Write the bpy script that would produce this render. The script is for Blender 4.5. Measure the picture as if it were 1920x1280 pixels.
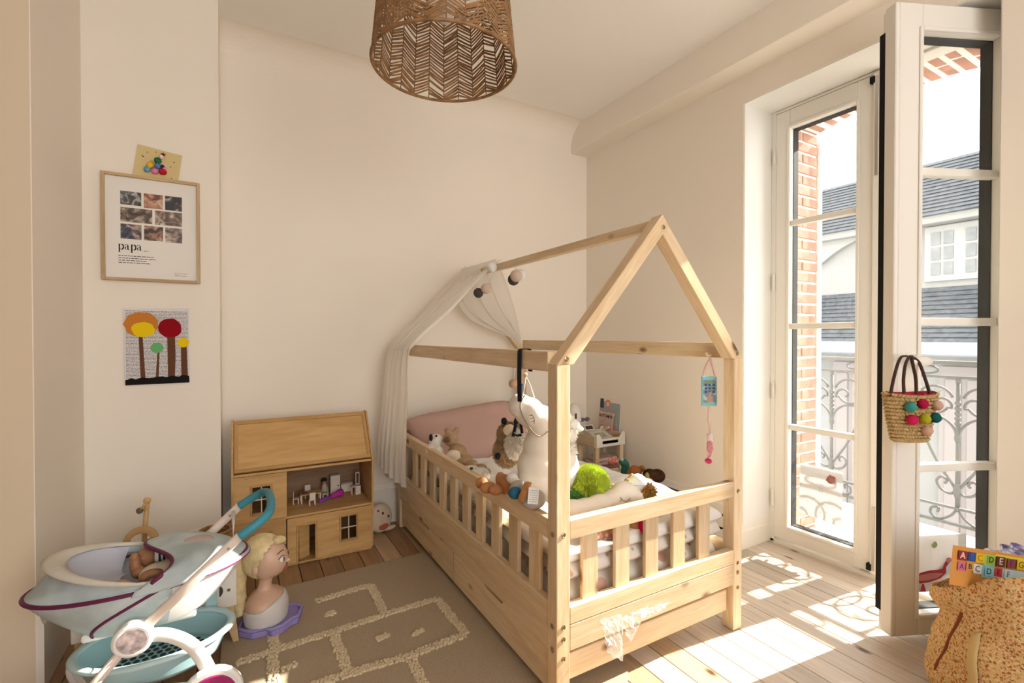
import bpy, bmesh, math, random
from mathutils import Vector as V, Matrix as M, Quaternion as Q
random.seed(7)
sc = bpy.context.scene
for o in list(bpy.data.objects): bpy.data.objects.remove(o)
COL = sc.collection
R = math.radians
# ------------------------------------------------------------ camera, sky, sun, exposure
cam = bpy.data.cameras.new('camera'); cam.sensor_width = 36; cam.lens = 895.3/1920*36; cam.clip_start = .02; cam.clip_end = 200
camo = bpy.data.objects.new('camera', cam); COL.objects.link(camo)
_y, _p = .5202, -.01068
camo.location = (0, 0, 1.15); camo.rotation_euler = (math.pi/2+_p, 0, -_y); sc.camera = camo
W = bpy.data.worlds.new('world'); sc.world = W; W.use_nodes = True
W.node_tree.nodes['Background'].inputs[0].default_value = (1, .99, .97, 1)
W.node_tree.nodes['Background'].inputs[1].default_value = 3.1
def sun_lamp():
    l = bpy.data.lights.new('sun', 'SUN'); l.energy = 13.5; l.angle = R(.55); l.color = (1, .92, .80)
    o = bpy.data.objects.new('sun', l); COL.objects.link(o)
    az, el = R(-6.2), R(31.5)
    d = V((math.cos(az)*math.cos(el), math.sin(az)*math.cos(el), math.sin(el)))
    o.rotation_euler = d.to_track_quat('Z', 'Y').to_euler(); o.location = d*12
sun_lamp()
def area(name, loc, target, sx, sy, power, color):
    l = bpy.data.lights.new(name, 'AREA'); l.shape = 'RECTANGLE'; l.size = sx; l.size_y = sy; l.energy = power; l.color = color
    o = bpy.data.objects.new(name, l); COL.objects.link(o); o.location = loc
    o.rotation_euler = (V(loc)-V(target)).to_track_quat('Z', 'Y').to_euler()
# unseen fill light added behind the camera to brighten the room
area('rear_fill_light', (.6, -1.72, 1.55), (.6, 2, 1.35), 2.2, 1.9, 1.5, (1, .93, .82))
sc.view_settings.view_transform = 'Standard'; sc.view_settings.look = 'None'
sc.view_settings.gamma = 1; sc.view_settings.use_curve_mapping = False; sc.view_settings.exposure = .86

# ------------------------------------------------------------ mesh builder
class MB:
    def __init__(s): s.v = []; s.f = []
    def add(s, vs, fs, mx=None):
        n = len(s.v)
        s.v += [tuple(mx @ V(p)) if mx else tuple(p) for p in vs]
        s.f += [[i+n for i in f] for f in fs]; return s
    def box(s, x0, x1, y0, y1, z0, z1, mx=None):
        return s.add([(x0,y0,z0),(x1,y0,z0),(x1,y1,z0),(x0,y1,z0),(x0,y0,z1),(x1,y0,z1),(x1,y1,z1),(x0,y1,z1)],
            [(3,2,1,0),(4,5,6,7),(0,1,5,4),(1,2,6,5),(2,3,7,6),(3,0,4,7)], mx)
    def cbox(s, c, d, mx=None):
        return s.box(c[0]-d[0]/2,c[0]+d[0]/2,c[1]-d[1]/2,c[1]+d[1]/2,c[2]-d[2]/2,c[2]+d[2]/2, mx)
    def prism(s, pts, h0, h1, mx=None):            # polygon in local xy, extruded along z
        n = len(pts); vs = [(p[0],p[1],h0) for p in pts]+[(p[0],p[1],h1) for p in pts]
        a = sum(pts[i][0]*pts[(i+1)%n][1]-pts[(i+1)%n][0]*pts[i][1] for i in range(n))
        fs = [list(range(n))[::-1], list(range(n,2*n))]+[[i,(i+1)%n,(i+1)%n+n,i+n] for i in range(n)]
        if a < 0: fs = [f[::-1] for f in fs]
        return s.add(vs, fs, mx)
    def tube(s, path, r, k=8, closed=False, flat=1.0, up=None, caps=True):
        path = [V(p) for p in path]; n = len(path)
        rs = r if isinstance(r, (list, tuple)) else [r]*n
        vs = []; N = None
        for i, p in enumerate(path):
            if closed: t = path[(i+1)%n]-path[i-1]
            else: t = path[min(i+1,n-1)]-path[max(i-1,0)]
            if t.length < 1e-9: t = V((0,0,1))
            t.normalize()
            if N is None:
                a = V(up) if up else (V((0,0,1)) if abs(t.z) < .9 else V((1,0,0)))
                N = (a-t*a.dot(t)).normalized()
            else:
                N = N-t*N.dot(t)
                N = N.normalized() if N.length > 1e-6 else t.orthogonal().normalized()
            B = t.cross(N)
            for j in range(k):
                a = 2*math.pi*j/k
                vs.append(p+N*(math.cos(a)*rs[i]*flat)+B*(math.sin(a)*rs[i]))
        fs = []
        for i in range(n if closed else n-1):
            for j in range(k):
                a, b = i*k+j, i*k+(j+1)%k; c, d = ((i+1)%n)*k+(j+1)%k, ((i+1)%n)*k+j
                fs.append((a,b,c,d))
        if not closed and caps: fs += [list(range(k))[::-1], list(range((n-1)*k, n*k))]
        return s.add(vs, fs)
    def lathe(s, prof, k=24, mx=None, cap0=True, cap1=True, sx=1, sy=1):
        vs = [(r*math.cos(2*math.pi*j/k)*sx, r*math.sin(2*math.pi*j/k)*sy, z) for r, z in prof for j in range(k)]
        n = len(prof); fs = [(i*k+j, i*k+(j+1)%k, (i+1)*k+(j+1)%k, (i+1)*k+j) for i in range(n-1) for j in range(k)]
        if cap0: fs.append(list(range(k))[::-1])
        if cap1: fs.append(list(range((n-1)*k, n*k)))
        return s.add(vs, fs, mx)
    def ball(s, c, r, k=16, m=10, mx=None, fn=None):
        r = r if isinstance(r, (tuple, list)) else (r,r,r); vs = []; fs = []
        for i in range(m+1):
            th = math.pi*i/m
            for j in range(k):
                ph = 2*math.pi*j/k; d = V((math.sin(th)*math.cos(ph), math.sin(th)*math.sin(ph), -math.cos(th)))
                g = fn(d) if fn else 1
                vs.append((c[0]+d.x*r[0]*g, c[1]+d.y*r[1]*g, c[2]+d.z*r[2]*g))
        for i in range(m):
            for j in range(k):
                a,b,c2,d2 = i*k+j, i*k+(j+1)%k, (i+1)*k+(j+1)%k, (i+1)*k+j
                fs.append((a,b,c2) if i == 0 and False else (a,b,c2,d2))
        return s.add(vs, fs, mx)
    def grid(s, fn, nu, nv, closeu=False):
        vs = [fn(i/(nu if closeu else nu-1), j/(nv-1)) for j in range(nv) for i in range(nu)]; fs = []
        for j in range(nv-1):
            for i in range(nu if closeu else nu-1):
                fs.append((j*nu+i, j*nu+(i+1)%nu, (j+1)*nu+(i+1)%nu, (j+1)*nu+i))
        return s.add(vs, fs)
    def mesh(s, name, smooth=False):
        me = bpy.data.meshes.new(name); me.from_pydata([tuple(p) for p in s.v], [], s.f)
        bm = bmesh.new(); bm.from_mesh(me); bmesh.ops.remove_doubles(bm, verts=bm.verts, dist=1e-6)
        bmesh.ops.recalc_face_normals(bm, faces=bm.faces); bm.to_mesh(me); bm.free()
        if smooth:
            for p in me.polygons: p.use_smooth = True
        me.update(); return me
WM = {}
def wm(o): return WM.get(o.name, M())
def link(o, parent=None, mx=None):
    COL.objects.link(o); w = mx or M(); WM[o.name] = w
    if parent:
        o.parent = parent; o.matrix_basis = wm(parent).inverted() @ w
    else: o.matrix_basis = w
    return o
def build(mb, name, m, parent=None, smooth=False, bevel=0, mx=None, local=False, label=None, seg=1, thick=0, sub=0):
    me = mb.mesh(name, smooth); me.materials.append(m)
    o = bpy.data.objects.new(name, me)
    if local and parent: mx = wm(parent) @ (mx or M())
    link(o, parent, mx)
    if thick:
        d = o.modifiers.new('thickness', 'SOLIDIFY'); d.thickness = thick; d.offset = 0
    if sub:
        d = o.modifiers.new('subdivision', 'SUBSURF'); d.levels = sub; d.render_levels = sub
    if bevel:
        d = o.modifiers.new('bevel', 'BEVEL'); d.width = bevel; d.segments = seg; d.limit_method = 'ANGLE'; d.angle_limit = R(35)
    if label: o['label'] = label
    return o
def thing(name, label, cat, loc=(0,0,0), rz=0, group=None, mx=None):
    o = bpy.data.objects.new(name, None); o.empty_display_size = .05
    link(o, None, mx or (M.Translation(loc) @ M.Rotation(rz, 4, 'Z')))
    return tag(o, label, cat, group)
def tag(o, label, cat, group=None):
    o['label'] = label; o['category'] = cat
    if group: o['group'] = group
    return o
def struct(o):
    o['kind'] = 'structure'; return o
def sroot(name, loc=(0,0,0)):
    o = bpy.data.objects.new(name, None); o.empty_display_size = .05; link(o, None, M.Translation(loc)); return struct(o)
def stuff(o): o['kind'] = 'stuff'; return o
def frame_mx(p, x, y=None, z=None):
    x = V(x).normalized()
    if z is not None:
        z = V(z); z = (z-x*z.dot(x)).normalized(); y = z.cross(x)
    else:
        y = V(y); y = (y-x*y.dot(x)).normalized(); z = x.cross(y)
    m = M((x, y, z)).transposed().to_4x4(); m.translation = V(p); return m
def board(name, a, b, w, t, wdir, m, parent=None, bevel=.002, label=None):   # plank from a to b; w across wdir, t thick
    a, b = V(a), V(b); L = (b-a).length
    mb = MB().box(-L/2, L/2, -w/2, w/2, -t/2, t/2)
    return build(mb, name, m, parent, bevel=bevel, mx=frame_mx((a+b)/2, b-a, y=wdir), label=label)
def copy_tree(o, mx, kids=True):
    c = o.copy(); COL.objects.link(c); WM[c.name] = mx; c.matrix_basis = mx
    if kids:
        for ch in [k for k in bpy.data.objects if k.parent == o]: copy_kid(ch, c)
    return c
def copy_kid(o, parent):
    c = o.copy(); COL.objects.link(c); c.parent = parent; WM[c.name] = wm(parent) @ o.matrix_basis
    for ch in [k for k in bpy.data.objects if k.parent == o]: copy_kid(ch, c)
def spiral(c, r0, r1, a0, a1, n=16):
    return [(c[0]+(r0+(r1-r0)*i/n)*math.cos(a0+(a1-a0)*i/n), c[1]+(r0+(r1-r0)*i/n)*math.sin(a0+(a1-a0)*i/n)) for i in range(n+1)]
def bez(p, n=14):                                   # smooth curve through points (Catmull-Rom)
    p = [V(q) for q in p]; out = []
    for i in range(len(p)-1):
        a, b, c, d = p[max(i-1,0)], p[i], p[i+1], p[min(i+2,len(p)-1)]
        for k in range(n):
            t = k/n; out.append(.5*((2*b)+(c-a)*t+(2*a-5*b+4*c-d)*t*t+(3*b-a-3*c+d)*t**3))
    out.append(p[-1]); return out
# ------------------------------------------------------------ materials
def nt(name):
    m = bpy.data.materials.new(name); m.use_nodes = True
    return m, m.node_tree.nodes, m.node_tree.links, m.node_tree.nodes['Principled BSDF']
def c4(c): return (c[0], c[1], c[2], 1)
def srgb(r, g, b):
    f = lambda u: (u/255/12.92 if u/255 <= .04045 else ((u/255+.055)/1.055)**2.4)
    return (f(r), f(g), f(b))
_plain = {}
def plain(name, col, rough=.6, spec=.3, metal=0, bump=0, bscale=200, var=0, vscale=8, sheen=0, sss=0):
    if name in _plain: return _plain[name]
    m, N, L, b = nt(name); b.inputs['Base Color'].default_value = c4(col); b.inputs['Roughness'].default_value = rough
    b.inputs['Specular IOR Level'].default_value = spec; b.inputs['Metallic'].default_value = metal
    if sheen: b.inputs['Sheen Weight'].default_value = sheen
    tc = N.new('ShaderNodeTexCoord')
    if bump:
        n = N.new('ShaderNodeTexNoise'); n.inputs['Scale'].default_value = bscale; n.inputs['Detail'].default_value = 3
        L.new(tc.outputs['Object'], n.inputs['Vector'])
        k = N.new('ShaderNodeBump'); k.inputs['Strength'].default_value = bump; k.inputs['Distance'].default_value = .002
        L.new(n.outputs['Fac'], k.inputs['Height']); L.new(k.outputs['Normal'], b.inputs['Normal'])
    if var:
        n = N.new('ShaderNodeTexNoise'); n.inputs['Scale'].default_value = vscale; n.inputs['Detail'].default_value = 4
        L.new(tc.outputs['Object'], n.inputs['Vector'])
        r = N.new('ShaderNodeValToRGB'); r.color_ramp.elements[0].position = .3; r.color_ramp.elements[1].position = .7
        r.color_ramp.elements[0].color = c4([x*(1-var) for x in col]); r.color_ramp.elements[1].color = c4([min(1,x*(1+var)) for x in col])
        L.new(n.outputs['Fac'], r.inputs['Fac']); L.new(r.outputs['Color'], b.inputs['Base Color'])
    _plain[name] = m; return m
def wood(name, light, dark, rough=.45, stretch=(1.3, 16, 16), knots=True, amount=1.0, spec=.35, kcol=None, rand=.16):
    m, N, L, b = nt(name); b.inputs['Roughness'].default_value = rough; b.inputs['Specular IOR Level'].default_value = spec
    tc = N.new('ShaderNodeTexCoord'); oi = N.new('ShaderNodeObjectInfo')
    mul = N.new('ShaderNodeVectorMath'); mul.operation = 'SCALE'; mul.inputs[0].default_value = (17.3, 9.1, 5.7)
    L.new(oi.outputs['Random'], mul.inputs['Scale'])
    add = N.new('ShaderNodeVectorMath'); add.operation = 'ADD'
    L.new(tc.outputs['Object'], add.inputs[0]); L.new(mul.outputs[0], add.inputs[1])
    mp = N.new('ShaderNodeMapping'); mp.inputs['Scale'].default_value = stretch; L.new(add.outputs[0], mp.inputs['Vector'])
    n1 = N.new('ShaderNodeTexNoise'); n1.inputs['Scale'].default_value = 2.2; n1.inputs['Detail'].default_value = 5; n1.inputs['Distortion'].default_value = .6
    L.new(mp.outputs[0], n1.inputs['Vector'])
    n2 = N.new('ShaderNodeTexNoise'); n2.inputs['Scale'].default_value = 9; n2.inputs['Detail'].default_value = 2
    L.new(mp.outputs[0], n2.inputs['Vector'])
    mx = N.new('ShaderNodeMix'); mx.inputs[0].default_value = .35
    L.new(n1.outputs['Fac'], mx.inputs[2]); L.new(n2.outputs['Fac'], mx.inputs[3])
    r = N.new('ShaderNodeValToRGB'); e = r.color_ramp.elements
    e[0].position = .36; e[1].position = .62; e[0].color = c4(dark); e[1].color = c4(light)
    L.new(mx.outputs[0], r.inputs['Fac']); out = r.outputs['Color']
    hs = N.new('ShaderNodeHueSaturation'); mr = N.new('ShaderNodeMapRange')
    mr.inputs[3].default_value = 1-rand; mr.inputs[4].default_value = 1+rand*.6
    L.new(oi.outputs['Random'], mr.inputs[0]); L.new(mr.outputs[0], hs.inputs['Value']); L.new(out, hs.inputs['Color']); out = hs.outputs['Color']
    if knots:
        mp2 = N.new('ShaderNodeMapping'); mp2.inputs['Scale'].default_value = (4.2, 8, 8); L.new(add.outputs[0], mp2.inputs['Vector'])
        vo = N.new('ShaderNodeTexVoronoi'); vo.inputs['Scale'].default_value = 1.0; L.new(mp2.outputs[0], vo.inputs['Vector'])
        kr = N.new('ShaderNodeValToRGB'); kr.color_ramp.elements[0].position = .06; kr.color_ramp.elements[1].position = .15
        kr.color_ramp.elements[0].color = (1,1,1,1); kr.color_ramp.elements[1].color = (0,0,0,1)
        L.new(vo.outputs['Distance'], kr.inputs['Fac'])
        km = N.new('ShaderNodeMix'); km.data_type = 'RGBA'; km.inputs[7].default_value = c4(kcol or [x*.35 for x in dark])
        L.new(kr.outputs['Color'], km.inputs[0]); L.new(out, km.inputs[6]); out = km.outputs[2]
    L.new(out, b.inputs['Base Color'])
    k = N.new('ShaderNodeBump'); k.inputs['Strength'].default_value = .12*amount; k.inputs['Distance'].default_value = .002
    L.new(n2.outputs['Fac'], k.inputs['Height']); L.new(k.outputs['Normal'], b.inputs['Normal'])
    return m
def glass_mat(name, haze=.05, tint=(.97,.985,.98)):
    m, N, L, b = nt(name); N.remove(b); out = N['Material Output']
    tr = N.new('ShaderNodeBsdfTransparent'); tr.inputs[0].default_value = c4(tint)
    gl = N.new('ShaderNodeBsdfGlossy'); gl.inputs['Roughness'].default_value = .01
    df = N.new('ShaderNodeBsdfDiffuse'); df.inputs[0].default_value = (.85,.87,.9,1)
    tl = N.new('ShaderNodeBsdfTranslucent'); tl.inputs[0].default_value = (.85,.87,.9,1)
    ad = N.new('ShaderNodeMixShader'); ad.inputs[0].default_value = .5; L.new(df.outputs[0], ad.inputs[1]); L.new(tl.outputs[0], ad.inputs[2])
    n = N.new('ShaderNodeTexNoise'); n.inputs['Scale'].default_value = 3.5; n.inputs['Detail'].default_value = 6
    tc = N.new('ShaderNodeTexCoord'); L.new(tc.outputs['Object'], n.inputs['Vector'])
    mr = N.new('ShaderNodeMapRange'); mr.inputs[1].default_value = .35; mr.inputs[2].default_value = .75; mr.inputs[3].default_value = haze*.4; mr.inputs[4].default_value = haze*1.6
    L.new(n.outputs['Fac'], mr.inputs[0])
    m1 = N.new('ShaderNodeMixShader'); L.new(mr.outputs[0], m1.inputs[0]); L.new(tr.outputs[0], m1.inputs[1]); L.new(ad.outputs[0], m1.inputs[2])
    lw = N.new('ShaderNodeLayerWeight'); lw.inputs[0].default_value = .5
    pw_ = N.new('ShaderNodeMath'); pw_.operation = 'POWER'; pw_.inputs[1].default_value = 5; L.new(lw.outputs['Facing'], pw_.inputs[0])
    fr = N.new('ShaderNodeMath'); fr.operation = 'MULTIPLY_ADD'; fr.inputs[1].default_value = .8; fr.inputs[2].default_value = .03; L.new(pw_.outputs[0], fr.inputs[0])
    m2 = N.new('ShaderNodeMixShader'); L.new(fr.outputs[0], m2.inputs[0]); L.new(m1.outputs[0], m2.inputs[1]); L.new(gl.outputs[0], m2.inputs[2])
    L.new(m2.outputs[0], out.inputs[0]); return m
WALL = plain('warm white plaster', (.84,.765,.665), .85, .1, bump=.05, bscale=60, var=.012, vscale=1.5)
BOUNCE_TAN = plain('bounce-cutting tan', (.34,.23,.12), .6, .2)  # dark tan for the unseen walls, chosen to cut bounce light
CEIL = plain('white ceiling paint', (.87,.83,.765), .85, .1)
TRIM = plain('white satin paint', (.80,.745,.66), .4, .35)
REVEAL = plain('white reveal paint', (.82,.80,.76), .6, .2)
PVC = plain('white window frame', (.80,.765,.70), .35, .4)
BLACK = plain('black rubber gasket', (.012,.011,.010), .7, .15)
STEEL = plain('brushed steel', (.55,.53,.5), .3, .5, 1)
PINE = wood('pine', (.73,.57,.375), (.60,.42,.235), .42, kcol=(.16,.07,.025))
FLOOR_LIT = wood('lit-tone floor boards', (.62,.53,.44), (.50,.415,.33), .38, (1.0, 18, 18), True, 1.2, .4, kcol=(.07,.035,.015), rand=.2)  # paler copy of the boards, brightness by the door put into the colour
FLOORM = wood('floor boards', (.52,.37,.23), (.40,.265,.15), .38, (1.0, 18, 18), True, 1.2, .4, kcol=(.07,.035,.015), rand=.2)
FLOOR_SHADE = wood('shade-tone floor boards', (.34,.20,.105), (.25,.135,.065), .38, (1.0, 18, 18), True, 1.2, .4, kcol=(.05,.025,.012), rand=.2)  # darker copy of the boards, shade at the left put into the colour
GLASS = glass_mat('window glass', .012); GLASS_HAZE = glass_mat('glare-hazed window glass', .022)  # haze paints a whitish glare into the panes, stronger on the open leaf
# ------------------------------------------------------------ room shell
XW, XD, YBK, ZC = 2.357, 2.60, 2.947, 2.736
YO0, YO1, ZO = .616, 1.614, 2.40
fl = sroot('floor')
build(MB().box(-1.75, 2.70, -2, 2.96, -.10, -.022), 'subfloor', plain('dark subfloor', (.05,.03,.02), .9), fl)
pw = .0965; gap = .0030
pm = {}
for i in range(-31, 15):
    x0 = 1.221+i*pw
    if x0 < -1.74: continue
    x1 = min(x0+pw, 2.66)
    ys = [-2.0, random.uniform(-.9, .9), 2.957] if random.random() < .35 else [-2.0, 2.957]
    for a, b in zip(ys[:-1], ys[1:]):
        w = x1-x0-gap; L_ = b-a-gap
        mb = MB().box(-L_/2, L_/2, -w/2, w/2, -.021, 0)
        build(mb, 'plank', FLOOR_SHADE if x0 < .55 or .55 < x0 < .9 and i % 2 else FLOORM if x0 < 1.12 or 1.12 < x0 < 1.45 and i % 2 else FLOOR_LIT, fl, bevel=.0012, mx=frame_mx(((x0+x1)/2, (a+b)/2, random.uniform(-.0008, .0)), (0,1,0), y=(-1,0,0)))  # plank colour steps from shaded to lit copy towards the door
wr = MB().box(XW, 2.70, YO1, 2.96, -.1, ZC+.1).box(XW, 2.70, -2, YO0, -.1, ZC+.1).box(XW, 2.70, YO0, YO1, ZO, ZC+.1)
struct(build(wr, 'wall_right', WALL))
struct(build(MB().box(-.076, 2.8, YBK, 3.1, -.1, ZC+.1), 'wall_back', WALL))
struct(build(MB().box(-.573, -.076, 2.669, 3.1, -.1, ZC+.1), 'wall_pier', WALL))
struct(build(MB().box(-1.75, -.576, 2.10, 3.1, -.1, ZC+.1), 'wall_left', plain('shade-tone plaster', (.70,.585,.43), .85, .1)))  # tan puts the weaker light on this face into the plaster colour
struct(build(MB().box(-.578, -.573, 2.101, 2.68, -.1, ZC+.1), 'trim_6', WALL))  # added thin panel, keeps the return face free of the shade tan
struct(build(MB().box(-1.75, -1.6, -2, 2.10, -.1, ZC+.1), 'wall_side', BOUNCE_TAN))
struct(build(MB().box(-1.75, 2.70, -2.1, -1.8, -.1, .5).box(-1.75, -.6, -2.1, -1.8, .5, ZC).box(1.8, 2.7, -2.1, -1.8, .5, ZC).box(-.6, 1.8, -2.1, -1.8, 2.5, ZC), 'wall_rear', BOUNCE_TAN))
# ceiling with a soft plaster cove along the back wall
cv = MB().box(-1.75, 2.75, -2.1, 3.0, ZC, ZC+.12)
struct(build(cv, 'ceiling', CEIL))
rr = .16
pts = [(YBK+.002, ZC+.002)]+[(YBK-rr+rr*math.cos(a), ZC-rr+rr*math.sin(a)) for a in [R(90*i/12) for i in range(13)]]
m_ = M(((0,0,1,0),(1,0,0,0),(0,1,0,0),(0,0,0,1)))
struct(build(MB().prism(pts, -.076, 2.205, m_), 'trim_2', WALL, smooth=False))
struct(build(MB().box(2.206, XW+.01, -2, YBK+.005, 2.540, ZC+.01), 'trim_1', WALL, bevel=.006, seg=2))
# reveal lining (white painted) of the door opening
lin = MB().box(XW+.004, 2.70, YO1-.004, YO1+.002, 0, ZO).box(XW+.004, 2.70, YO0-.002, YO0+.004, 0, ZO).box(XW+.004, 2.70, YO0, YO1, ZO-.004, ZO+.002)
struct(build(lin, 'trim_3', REVEAL))
def baseboard(name, a, b, n, h=.245, t=.018):           # along a->b, n points into the room
    a, b = V(a), V(b); d = (b-a); L_ = d.length
    pr = [(0,0),(t,0),(t,h-.035),(t*.75,h-.026),(t*.55,h-.012),(t*.35,h),(0,h)]
    mb = MB().prism(pr, 0, L_, frame_mx(a, n, y=(0,0,1)) if V(n).cross(V((0,0,1))).dot(d) > 0 else frame_mx(b, n, y=(0,0,1)))
    return struct(build(mb, name, TRIM))
baseboard('baseboard_back', (-.076, YBK, 0), (XW, YBK, 0), (0,-1,0))
baseboard('baseboard_pier', (-.573, 2.669, 0), (-.076, 2.669, 0), (0,-1,0))
baseboard('baseboard_left', (-.573, 2.10, 0), (-.573, 2.669, 0), (1,0,0))
baseboard('baseboard_right', (XW, YO1, 0), (XW, YBK, 0), (-1,0,0))
baseboard('baseboard_reveal', (XW-.018, YO1, 0), (XD, YO1, 0), (0,-1,0), .13, .01)
# ------------------------------------------------------------ French door
ZB = [.11, .64, .67, 1.19, 1.22, 1.75, 1.78, 2.28]          # glass bottom, bars, glass top
fr = sroot('door_1', (2.64, 1.1, 0))
build(MB().box(2.60, 2.69, YO0, YO0+.035, 0, ZO-.004).box(2.60, 2.69, YO1-.03, YO1-.004, 0, ZO-.004).box(2.60, 2.69, YO0+.035, YO1-.03, 2.382, ZO-.004), 'door_frame', PVC, fr, bevel=.002)
build(MB().box(2.60, 2.72, YO0, YO1, -.02, .018), 'threshold', PVC, fr, bevel=.003)
build(MB().box(2.612, 2.66, 1.1, 1.16, .018, .024), 'bolt_plate', STEEL, fr)
def leaf(root, length, mx, s0, s1, glass, astragal=False):   # local x along leaf from hinge, -y = room side, z up
    T = .03
    for nm, b in (('stile', (0, s0, .03, 2.38)), ('stile', (length-s1, length, .03, 2.38)), ('top_rail', (s0, length-s1, 2.28, 2.38)), ('bottom_rail', (s0, length-s1, .03, .11))):
        x0, x1, z0, z1 = b
        build(MB().box(x0, x1, -.028, .045, z0, z1), nm, PVC, root, bevel=.003, mx=mx)
    # raised glazing bead, black rebate behind the glass, bars, panes
    a, c = s0, length-s1
    bd = MB().box(a-.014, a, -.034, -.028, .096, 2.294).box(c, c+.014, -.034, -.028, .096, 2.294).box(a, c, -.034, -.028, .096, .11).box(a, c, -.034, -.028, 2.28, 2.294)
    build(bd, 'glazing_bead', PVC, root, bevel=.002, mx=mx)
    g = MB().box(a, a+.004, .004, .046, .11, 2.28).box(c-.004, c, .004, .046, .11, 2.28).box(a, c, .004, .046, .11, .114).box(a, c, .004, .046, 2.276, 2.28)
    build(g, 'black_gasket', BLACK, root, mx=mx)
    for k in range(3):
        build(MB().box(a, c, -.022, .012, ZB[1+2*k], ZB[2+2*k]), 'glazing_bar', PVC, root, bevel=.004, seg=2, mx=mx)
    lo = [.114, .67, 1.22, 1.78]; hi = [.64, 1.19, 1.75, 2.276]
    for z0, z1 in zip(lo, hi):
        build(MB().box(a+.001, c-.001, .0, .004, z0, z1), 'pane', glass, root, mx=mx)
# closed leaf: hinge at Y=1.602, runs towards -Y
cl = sroot('door_2', (2.628, 1.602, 0)); mxc = M.Translation((2.628, 1.584, 0)) @ M(((0,1,0,0),(-1,0,0,0),(0,0,1,0),(0,0,0,1)))
leaf(cl, .474, mxc, .077, .074, GLASS)
build(MB().box(.474, .512, -.045, .03, .03, 2.38), 'astragal', PVC, cl, bevel=.004, seg=2, mx=mxc)
build(MB().box(.486, .496, -.052, -.045, .05, .35).box(.486, .496, -.052, -.045, 1.9, 2.36), 'shoot_bolt', STEEL, cl, mx=mxc)
build(MB().box(.462, .482, -.05, -.028, .045, .075).box(.462, .482, -.05, -.028, 2.335, 2.365), 'bolt_corner', BLACK, cl, mx=mxc)
for z in (.25, .85, 1.45, 2.15):
    build(MB().lathe([(.007, z-.045), (.007, z+.045)], 10, M.Translation((-.006, -.034, 0))), 'hinge', PVC, cl, mx=mxc)
# open leaf, swung into the room
op = sroot('door_3', (2.585, .645, 0)); dx, dy = -.9118, .4106
mxo = M(((dx, -dy, 0, 2.585+.008), (dy, dx, 0, .645+.02), (0,0,1,0), (0,0,0,1)))
mxo = M.Translation((2.585, .645, 0)) @ M(((dx, -dy, 0, 0), (dy, dx, 0, 0), (0,0,1,0), (0,0,0,1))) @ M.Translation((0, -.0, 0)) @ M.Scale(-1, 4, (0,1,0))
def leaf_open():
    L_ = .500
    leaf(op, L_, mxo, .08, .092, GLASS_HAZE)
    build(MB().box(L_, L_+.008, .02, .05, .10, 2.30), 'edge_seal', BLACK, op, mx=mxo)
    build(MB().box(L_, L_+.016, -.028, .02, .03, 2.38), 'edge_strip', PVC, op, bevel=.003, mx=mxo)
    h = build(MB().lathe([(.016, -.012), (.016, 0)], 16, M.Translation((.452, -.028, 1.075)) @ M.Rotation(R(90), 4, 'X') @ M.Translation((0,0,.006))), 'handle_rose', PVC, op, mx=mxo, smooth=False, bevel=.003)
    mb = MB().tube([(.452,-.03,1.075), (.452,-.055,1.075), (.450,-.066,1.073)], .008, 10)
    build(mb, 'handle_neck', PVC, op, smooth=True, mx=mxo)
    mb = MB().ball((.440, -.066, 1.058), (.044, .012, .019), 20, 12)
    build(mb, 'handle', PVC, op, smooth=True, mx=mxo)
leaf_open()
# ------------------------------------------------------------ outside: brick surround, balcony, house over the street
BRICK = plain('red brick', (.40,.21,.15), .85, .1, bump=.4, bscale=90, var=.22, vscale=12)
MORT = plain('pale mortar', (.74,.70,.64), .9, .05, bump=.2, bscale=80)
we = sroot('wall_exterior', (2.9, 1.6, 0))
build(MB().box(2.70, 3.04, 1.604, 2.6, -.3, 3.4).box(2.70, 3.04, -1.2, .60, -.3, 3.4).box(2.70, 3.04, .60, 1.604, 2.47, 3.4), 'mortar_bed', MORT, we)
h = .0635
for k in range(41):
    z = -.12+k*h
    cuts = [2.715, 3.048] if k % 2 else [2.715, 2.885, 3.048]
    if k % 2: cuts = [2.70, 2.80, 3.048]
    for a, b in zip(cuts[:-1], cuts[1:]):
        j = random.uniform(-.002, .002)
        build(MB().box(a+.007, b-.007, 1.596+j, 1.66, z+.0085, z+h-.0055), 'brick', BRICK, we, bevel=.003)
def zarch(y): u = (y-1.11)/.5; return 2.435-.07*u*u
yk = .60; i = 0
while yk < 1.60:
    y1 = yk+.066; cuts = [2.76, 2.90, 3.05] if i % 2 else [2.76, 3.05]
    if i % 3 == 1: cuts = [2.76, 2.86, 3.05]
    z0, z1 = zarch(yk), zarch(y1); zm = (z0+z1)/2
    for a, b in zip(cuts[:-1], cuts[1:]):
        mb = MB().add([(a+.006,yk+.010,z0),(b-.006,yk+.010,z0),(b-.006,y1-.010,z1),(a+.006,y1-.010,z1),(a+.006,yk+.010,z0+.12),(b-.006,yk+.010,z0+.12),(b-.006,y1-.010,z1+.12),(a+.006,y1-.010,z1+.12)],
            [(3,2,1,0),(4,5,6,7),(0,1,5,4),(1,2,6,5),(2,3,7,6),(3,0,4,7)])
        build(mb, 'brick', BRICK, we, bevel=.003)
    yk = y1; i += 1
mb = MB().grid(lambda u, v: (2.70+.342*u, .60+1.0*v, zarch(.60+1.0*v)+.006), 2, 24)
build(mb, 'arch_mortar', MORT, we, thick=.01)
struct(build(MB().box(3.05, 3.075, 1.585, 1.64, -.2, 2.32), 'trim_4', plain('white downpipe', (.85,.85,.84), .5)))
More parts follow.
